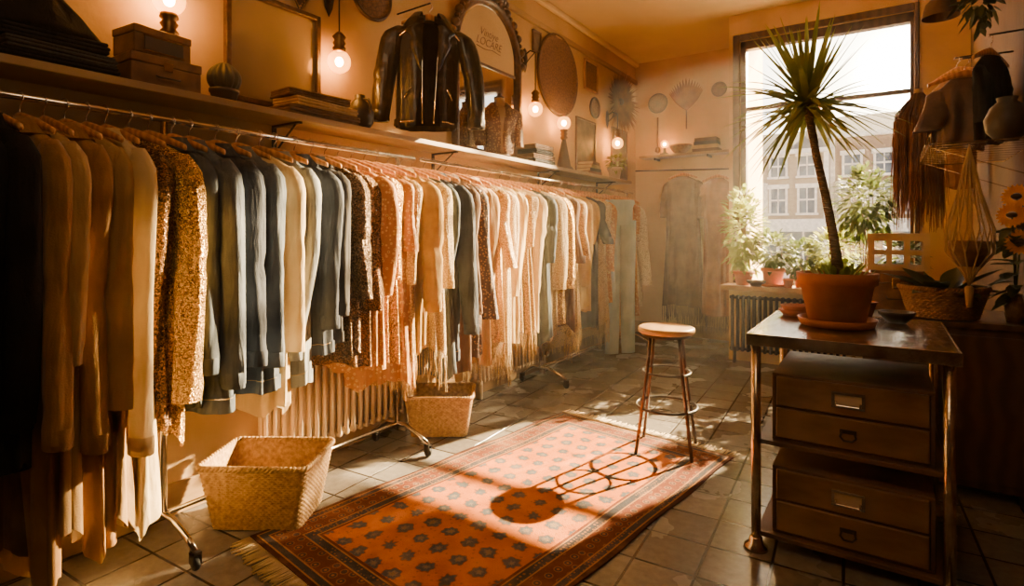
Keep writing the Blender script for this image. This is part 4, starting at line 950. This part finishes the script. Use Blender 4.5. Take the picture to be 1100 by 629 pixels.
g=Geo(); rnd=random.Random(13)
for i in range(46):
    a=rnd.uniform(0,2*pi); q=rnd.uniform(.03,.13)
    g.blade((q*cos(a),q*sin(a),.24),(cos(a)*.6,sin(a)*.6,1),rnd.uniform(.05,.12),.012,.3,4,'leaf')
g.obj('undergrowth',M_leaf,r)
r=root('terracotta_dish','small stacked terracotta dish at the table edge','dish',(-.40,3.36,ZT+.001)); g=Geo(); g.lathe([(.06,0),(.085,.03),(.08,.03),(.05,.008)],28); g.lathe([(.05,.010),(.075,.055),(.068,.055),(.04,.02)],28); g.obj('dish',M_terra,r)
o=Geo().lathe([(.04,0),(.075,.04),(.08,.055),(.07,.055),(.03,.012)],28).obj('small_bowl',M_dkceramic,loc=(.05,3.36,ZT+.001)); tag(o,'small dark bowl beside the palm pot','bowl')
o=Geo().lathe([(.045,0),(.07,.09),(.075,.09),(.06,.09),(.03,.03)],24).obj('small_pot',M_terra,loc=(-.10,3.41,ZT+.001)); tag(o,'small terracotta pot behind the palm pot','pot')

# sideboard
r=root('sideboard','dark wooden sideboard against the wall behind the table','sideboard',(.245,4.10,0))
Geo().box(-.37,.40,-.34,.34,.90,.93).obj('sideboard_top',M_darkwood,r,smooth=False,bevel=.005)
Geo().box(-.35,.38,-.31,.32,.06,.90).obj('sideboard_body',M_darkwood,r,smooth=False,bevel=.004)
for k in(-1,1):
    d=Geo().box(.015+k*.18-.165,.015+k*.18+.165,-.325,-.31,.10,.86).obj('door',M_darkwood,r,smooth=False,bevel=.006); Geo().ball(.014,(.015+k*.03,-.338,.5),12).obj('knob',M_brass,d)
for xx in(-.32,.35):
    for yy in(-.28,.28): Geo().box(xx-.02,xx+.02,yy-.02,yy+.02,0,.06).obj('foot',M_darkwood,r,smooth=False)
r=basket('plant_basket','round wicker basket holding a dark leafy plant',.27,3.92,0,.20,.20,.16,M_wickerdk,taper=.78,rnd_=.9,rows=14,cat='basket',z=.931,fr=40)
r=root('leafy_plant','dark broad leaved plant growing from a wicker basket','potted plant',(.27,3.92,.95))
Geo().lathe([(.13,0),(.15,.12),(0,.13)],24,cap1=False).obj('root_ball',M_soil,r)
g=Geo(); rnd=random.Random(31)
for i in range(34):
    a=rnd.uniform(0,2*pi); g.blade((.04*cos(a),.04*sin(a),.12),(cos(a),sin(a),rnd.uniform(.25,1.1)),rnd.uniform(.18,.32),rnd.uniform(.035,.055),rnd.uniform(.2,.5),8,'leaf')
g.obj('leaves',M_leafdk,r)
wbox(4.22,.06,.931,.26,.30,.24,'brown wooden box on the sideboard under a crate',rz=-pi/2)
r=root('slatted_crate','small cream wooden box with window-like square openings','crate',(.07,4.22,1.172))
g=Geo(); 
for yy in(-.10,.10):
    g.box(-.15,.15,yy-.008,yy+.008,0,.03); g.box(-.15,.15,yy-.008,yy+.008,.18,.215); g.box(-.15,.15,yy-.007,yy+.007,.095,.12)
    for xx in(-.137,-.045,.045,.137): g.box(xx-.014,xx+.014,yy-.009,yy+.009,0,.215)
for xx in(-.15,.15): g.box(xx-.006,xx+.006,-.10,.10,0,.215)
g.box(-.15,.15,-.10,.10,0,.008); g.box(-.155,.155,-.108,.108,.21,.225); g.obj('box_frame',M_cratewood,r,smooth=False)
r=root('sunflower_vase','small dark vase of orange sunflowers on the sideboard','flowers in a vase',(.57,3.90,.931))
Geo().lathe([(.035,0),(.045,.05),(.04,.11),(.028,.14),(.03,.15),(.025,.15)],24,cap1=False).obj('vase',M_wickerdk,r)
heads=[(-.02,-.06,.56),(.03,.0,.50),(.01,.02,.66),(.01,-.08,.42)]
g=Geo(); [g.tube([(0,0,.1),(h[0]*.4,h[1]*.4,h[2]*.6),h],.005,6) for h in heads]
rnd=random.Random(5)
for i in range(34): a=rnd.uniform(pi*.6,pi*1.5); g.blade((0,0,rnd.uniform(.12,.5)),(cos(a)*.7,sin(a),rnd.uniform(-.3,.5)),.12,.03,.4,5,'leaf')
g.obj('stems_and_leaves',M_leafdk,r)
for h in heads:
    c=Vector(h); nrm=Vector((-.4,-.85,.2)).normalized(); ax=nrm.cross(Vector((0,0,1))).normalized(); ay=ax.cross(nrm)
    g=Geo()
    for k in range(20):
        a=2*pi*k/20; d=ax*cos(a)+ay*sin(a)+nrm*.15; g.blade(c+d*.02,d,.048,.010,0,4,'leaf',up=tuple(nrm))
    f=g.obj('flower_head',M_orange,r); q=Geo(); q.ball(.024,tuple(c+nrm*.006),12,.6); q.obj('seed_disc',M_soil,f)
r=root('wire_shelf','thin metal wire shelf on the dark wall','shelf',(0,0,1.86))
g=Geo(); g.tube([(.20,3.62,0),(.64,3.62,0),(.64,4.75,0),(.20,4.75,0)],.004,6,True); g.tube([(.20,3.62,.05),(.20,4.75,.05)],.0035,6)
for k in range(10): yy=3.70+k*.105; g.tube([(.20,yy,0),(.64,yy,0)],.0018,4)
for k in range(9): yy=3.62+k*.141; g.tube([(.20,yy,0),(.20,yy,.05)],.002,4)
for yy in(3.8,4.6): g.tube([(.22,yy,0),(.645,yy,-.18)],.003,6)
g.obj('wire_grid',M_steel,r)
r=root('pottery_jar','small dark rounded pottery jar on the wire shelf','jar',(.52,3.76,1.868)); Geo().lathe([(.045,0),(.085,.05),(.095,.11),(.07,.17),(.04,.20),(.045,.22),(.038,.22)],28,cap1=False).obj('jar_body',M_dkceramic,r)
garment('vest','small brown leather vest hanging on the dark wall',M_bag,4.50,1.93,x=.42,zr=2.48,rz=radians(8),th=.055,W=.15,flare=-.05,slen=.28,style='blouse',seed=301,amp=.014,group=None,r0=.05,out=.02,bend=.1)
hang(.42,4.50,2.48,radians(8))
o=Geo().tube([(XR,4.50,2.50),(.41,4.50,2.497)],.006,8).obj('wall_peg',M_iron); tag(o,'black iron wall peg holding a hanger','peg')
garment('shirt','black shirt hanging on the dark wall',F['black'],4.12,1.92,x=.50,zr=2.50,rz=radians(60),th=.05,W=.14,slen=.34,style='blouse',seed=302,amp=.014,group=None,r0=.05,out=0)
hang(.50,4.12,2.50,radians(60))
o=Geo().tube([(XR,4.12,2.52),(.49,4.12,2.517)],.006,8).obj('wall_peg',M_iron); tag(o,'black iron wall peg holding a hanger','peg')
garment('shirt','rust brown shirt hanging beside the window',F['rust'],5.55,1.75,x=.47,zr=2.75,rz=radians(-40),th=.05,W=.15,slen=.5,style='blouse',seed=303,amp=.014,group=None,out=0)
hang(.47,5.55,2.75,radians(-40))
o=Geo().tube([(XR,5.55,2.77),(.46,5.55,2.765)],.006,8).obj('wall_peg',M_iron); tag(o,'black iron wall peg holding a hanger','peg')
r=root('dried_grass_bundle','rust red dried grass bundle hanging by a cord beside the window','dried grass',(.20,4.85,0))
Geo().tube([(0,0,2.38),(0,0,ZC)],.003,6).obj('cord',M_iron,r)
g=Geo(); rnd=random.Random(9)
for i in range(620):
    a=rnd.uniform(0,2*pi); s=rnd.uniform(0,1)**.6; rx=.17*s; l=rnd.uniform(.45,1.0)
    pts=[(.012*cos(a),.012*sin(a),2.40),(rx*.85*cos(a),rx*.85*sin(a),2.40-l*.35),(rx*cos(a)+rnd.uniform(-.02,.02),rx*sin(a),2.40-l)]
    g.tube(pts,[.002,.004,.0012],4)
f=g.obj('dried_strands',M_pampas,r); f['kind']='stuff'; Geo().lathe([(.026,2.37),(.028,2.385),(.026,2.41)],16).obj('binding',M_strawlt,r)
r=root('dome_pendant_lamp','small dark metal dome pendant lamp hanging from the ceiling','lamp',(.30,4.5,0))
Geo().lathe([(.10,2.78),(.098,2.80),(.08,2.87),(.04,2.91),(.02,2.93),(.012,2.97)],32,cap0=False).obj('shade',M_bag,r); Geo().tube([(0,0,2.96),(0,0,ZC)],.004,6).obj('cord',M_iron,r)
r=root('macrame_hanger','beige macrame plant hanger holding a small pot','plant hanger',(.36,3.66,0))
g=Geo()
for k in range(12):
    a=2*pi*k/12
    g.tube([(0,0,1.85),(.05*cos(a),.05*sin(a),1.60),(.10*cos(a),.10*sin(a),1.42),(.10*cos(a+.26),.10*sin(a+.26),1.30),(.03*cos(a+.26),.03*sin(a+.26),1.20),(0,0,1.13)],.0035,5)
    g.tube([(.05*cos(a),.05*sin(a),1.60),(.10*cos(a+.52),.10*sin(a+.52),1.42),(.10*cos(a+.26),.10*sin(a+.26),1.30)],.003,5)
g.obj('knotted_cords',M_strawlt,r); Geo().lathe([(.01,1.13),(.02,1.12),(.012,1.02)],10).obj('tassel',M_strawlt,r)
Geo().lathe([(a,b+1.23) for a,b in[(.05,0),(.085,.09),(.09,.13),(.08,.13)]],24,cap1=False).obj('pot',M_wickerdk,r)
r=root('trailing_plant','dark trailing plant hanging from the ceiling corner','potted plant',(.46,4.2,0))
Geo().tube([(0,0,2.95),(0,0,ZC)],.004,6).obj('cord',M_iron,r); Geo().lathe([(.06,2.80),(.09,2.92),(.10,2.95),(.08,2.95)],24,cap1=False).obj('pot',M_wickerdk,r)
g=Geo(); bush(g,(0,0,2.82),(.10,.16,.22),150,.07,44); g.obj('foliage',M_leafdk,r)

ZL=.851
potted('sill_plant','bushy pale green plant on the window sill',-1.24,6.28,ZL,.10,.15,M_terra,(0,0,.56),(.20,.14,.50),560,.09,M_leafy,21)
potted('sill_plant','green plant in a terracotta pot on the sill',-.95,6.26,ZL,.11,.18,M_terra,(0,0,.36),(.20,.13,.20),280,.085,M_leafmid,22,saucer=True)
potted('sill_plant','low green plant in a small terracotta pot on the sill',-.69,6.28,ZL,.08,.13,M_terra,(0,0,.30),(.18,.12,.20),240,.075,M_leafmid,23)
potted('sill_plant','round bushy green plant behind the palm pot',-.42,6.28,ZL,.10,.16,M_terra,(0,0,.36),(.22,.13,.25),340,.085,M_leafy,24)
potted('sill_tree','small dark leafy tree with bare stem on the window sill',-.15,6.30,ZL,.10,.16,M_terra,(0,0,.84),(.27,.14,.36),700,.08,M_leafmid,25,stems=8)
potted('sill_plant','green plant at the end of the window sill',.14,6.28,ZL,.09,.15,M_terra,(0,0,.32),(.18,.12,.2),200,.085,M_leafmid,26)
o=Geo().lathe([(.05,0),(.09,.04),(.095,.06),(.085,.06),(.04,.012)],24).obj('small_bowl',M_dkceramic,loc=(-1.10,6.19,ZL)); tag(o,'small dark bowl on the window sill','bowl')
for xx,lb in ((-.80,'tiny terracotta pot at the front of the sill'),(-.57,'tiny terracotta pot beside a bushy plant')):
    o=Geo().lathe(pot_profile(.05,.09),24,cap1=True).obj('small_pot',M_terra,loc=(xx,6.18,ZL)); tag(o,lb,'pot')

# ------------------------------------------------------------------ dusty air (real volume filling the room)
m=bpy.data.materials.new('dusty_air'); m.use_nodes=True; N=m.node_tree.nodes; L=m.node_tree.links; N.clear()
o=N.new('ShaderNodeOutputMaterial'); vs=N.new('ShaderNodeVolumeScatter'); vs.inputs['Color'].default_value=(1,.90,.72,1); vs.inputs['Density'].default_value=.0085; vs.inputs['Anisotropy'].default_value=.5; L.new(vs.outputs[0],o.inputs['Volume'])
out_=[(XL-.05,-1.55),(XR+.05,-1.55),(XR+.05,YW+.15),(-1.38,YW+.15),(-1.38,YB+.05),(XL-.05,YB+.05)]
g=Geo(); g.rings([[(a,b,-.05) for a,b in out_],[(a,b,ZC+.05) for a,b in out_]],True,True,True)
hz=g.obj('dusty_air',m,smooth=False); tag(hz,'thin sunlit dust haze filling the shop','haze'); hz['kind']='stuff'

# ------------------------------------------------------------------ light
def sun(name,az,el,strength,col,ang):
    l=bpy.data.lights.new(name,'SUN'); l.energy=strength; l.color=col; l.angle=radians(ang)
    o=bpy.data.objects.new(name,l); COL.objects.link(o)
    d=Vector((az[0]*cos(radians(el)),az[1]*cos(radians(el)),sin(radians(el)))).normalized()
    o.rotation_euler=d.to_track_quat('Z','Y').to_euler(); o.location=(d.x*20,d.y*20,d.z*20)
sun('low_sun',(.30,.954),33,76,(1,.73,.38),.7)
sun('fill_sun',(.42,.907),17.5,74,(1,.71,.36),1.5)  # second sun, added to light the nearer clothes
sun('side_fill_sun',(.62,.785),19,54,(1,.71,.36),3)  # third sun, added so light reaches the far clothes
l=bpy.data.lights.new('fill_light','AREA'); l.energy=19; l.color=(1,.70,.38); l.shape='RECTANGLE'; l.size=1.4; l.size_y=1.0  # added warm fill, out of view, lifting clothes and drawers
o=bpy.data.objects.new('fill_light',l); COL.objects.link(o); o.location=(-.5,.3,3.6)
o.rotation_euler=(Vector((-.5,.3,3.6))-Vector((-1.6,3.2,.8))).to_track_quat('Z','Y').to_euler()
wd=bpy.data.worlds.new('sky'); SC.world=wd; wd.use_nodes=True; N=wd.node_tree.nodes; L=wd.node_tree.links; N.clear()
out=N.new('ShaderNodeOutputWorld'); bg=N.new('ShaderNodeBackground'); tc=N.new('ShaderNodeTexCoord')
nv=N.new('ShaderNodeVectorMath'); nv.operation='NORMALIZE'; L.new(tc.outputs['Generated'],nv.inputs[0])
dp=N.new('ShaderNodeVectorMath'); dp.operation='DOT_PRODUCT'; L.new(nv.outputs[0],dp.inputs[0]); dp.inputs[1].default_value=Vector((.0251,1.2187,.2917)).normalized()
def mt(op,a,b):
    n=N.new('ShaderNodeMath'); n.operation=op
    for i,x in enumerate((a,b)):
        if isinstance(x,(int,float)): n.inputs[i].default_value=x
        else: L.new(x,n.inputs[i])
    return n.outputs[0]
cl=mt('MAXIMUM',dp.outputs['Value'],0.0)
s=mt('ADD',mt('ADD',mt('MULTIPLY',mt('POWER',cl,60.),12.),mt('MULTIPLY',mt('POWER',cl,1800.),200.)),mt('ADD',mt('MULTIPLY',mt('POWER',cl,4.),3.6),2.2))
mc=N.new('ShaderNodeMix'); mc.data_type='RGBA'; L.new(mt('POWER',cl,12.),mc.inputs[0]); mc.inputs[6].default_value=(.95,.93,.92,1); mc.inputs[7].default_value=(1,.85,.60,1)
L.new(s,bg.inputs['Strength']); L.new(mc.outputs[2],bg.inputs['Color']); L.new(bg.outputs[0],out.inputs[0])

cam=bpy.data.cameras.new('camera'); co=bpy.data.objects.new('camera',cam); COL.objects.link(co)
co.location=(0,0,1.4); co.rotation_euler=(pi/2,0,math.atan2(.5547,.8321)); cam.sensor_width=36; cam.lens=600/1100*36; cam.shift_y=-64.5/1100; cam.clip_start=.05; cam.clip_end=200
SC.camera=co
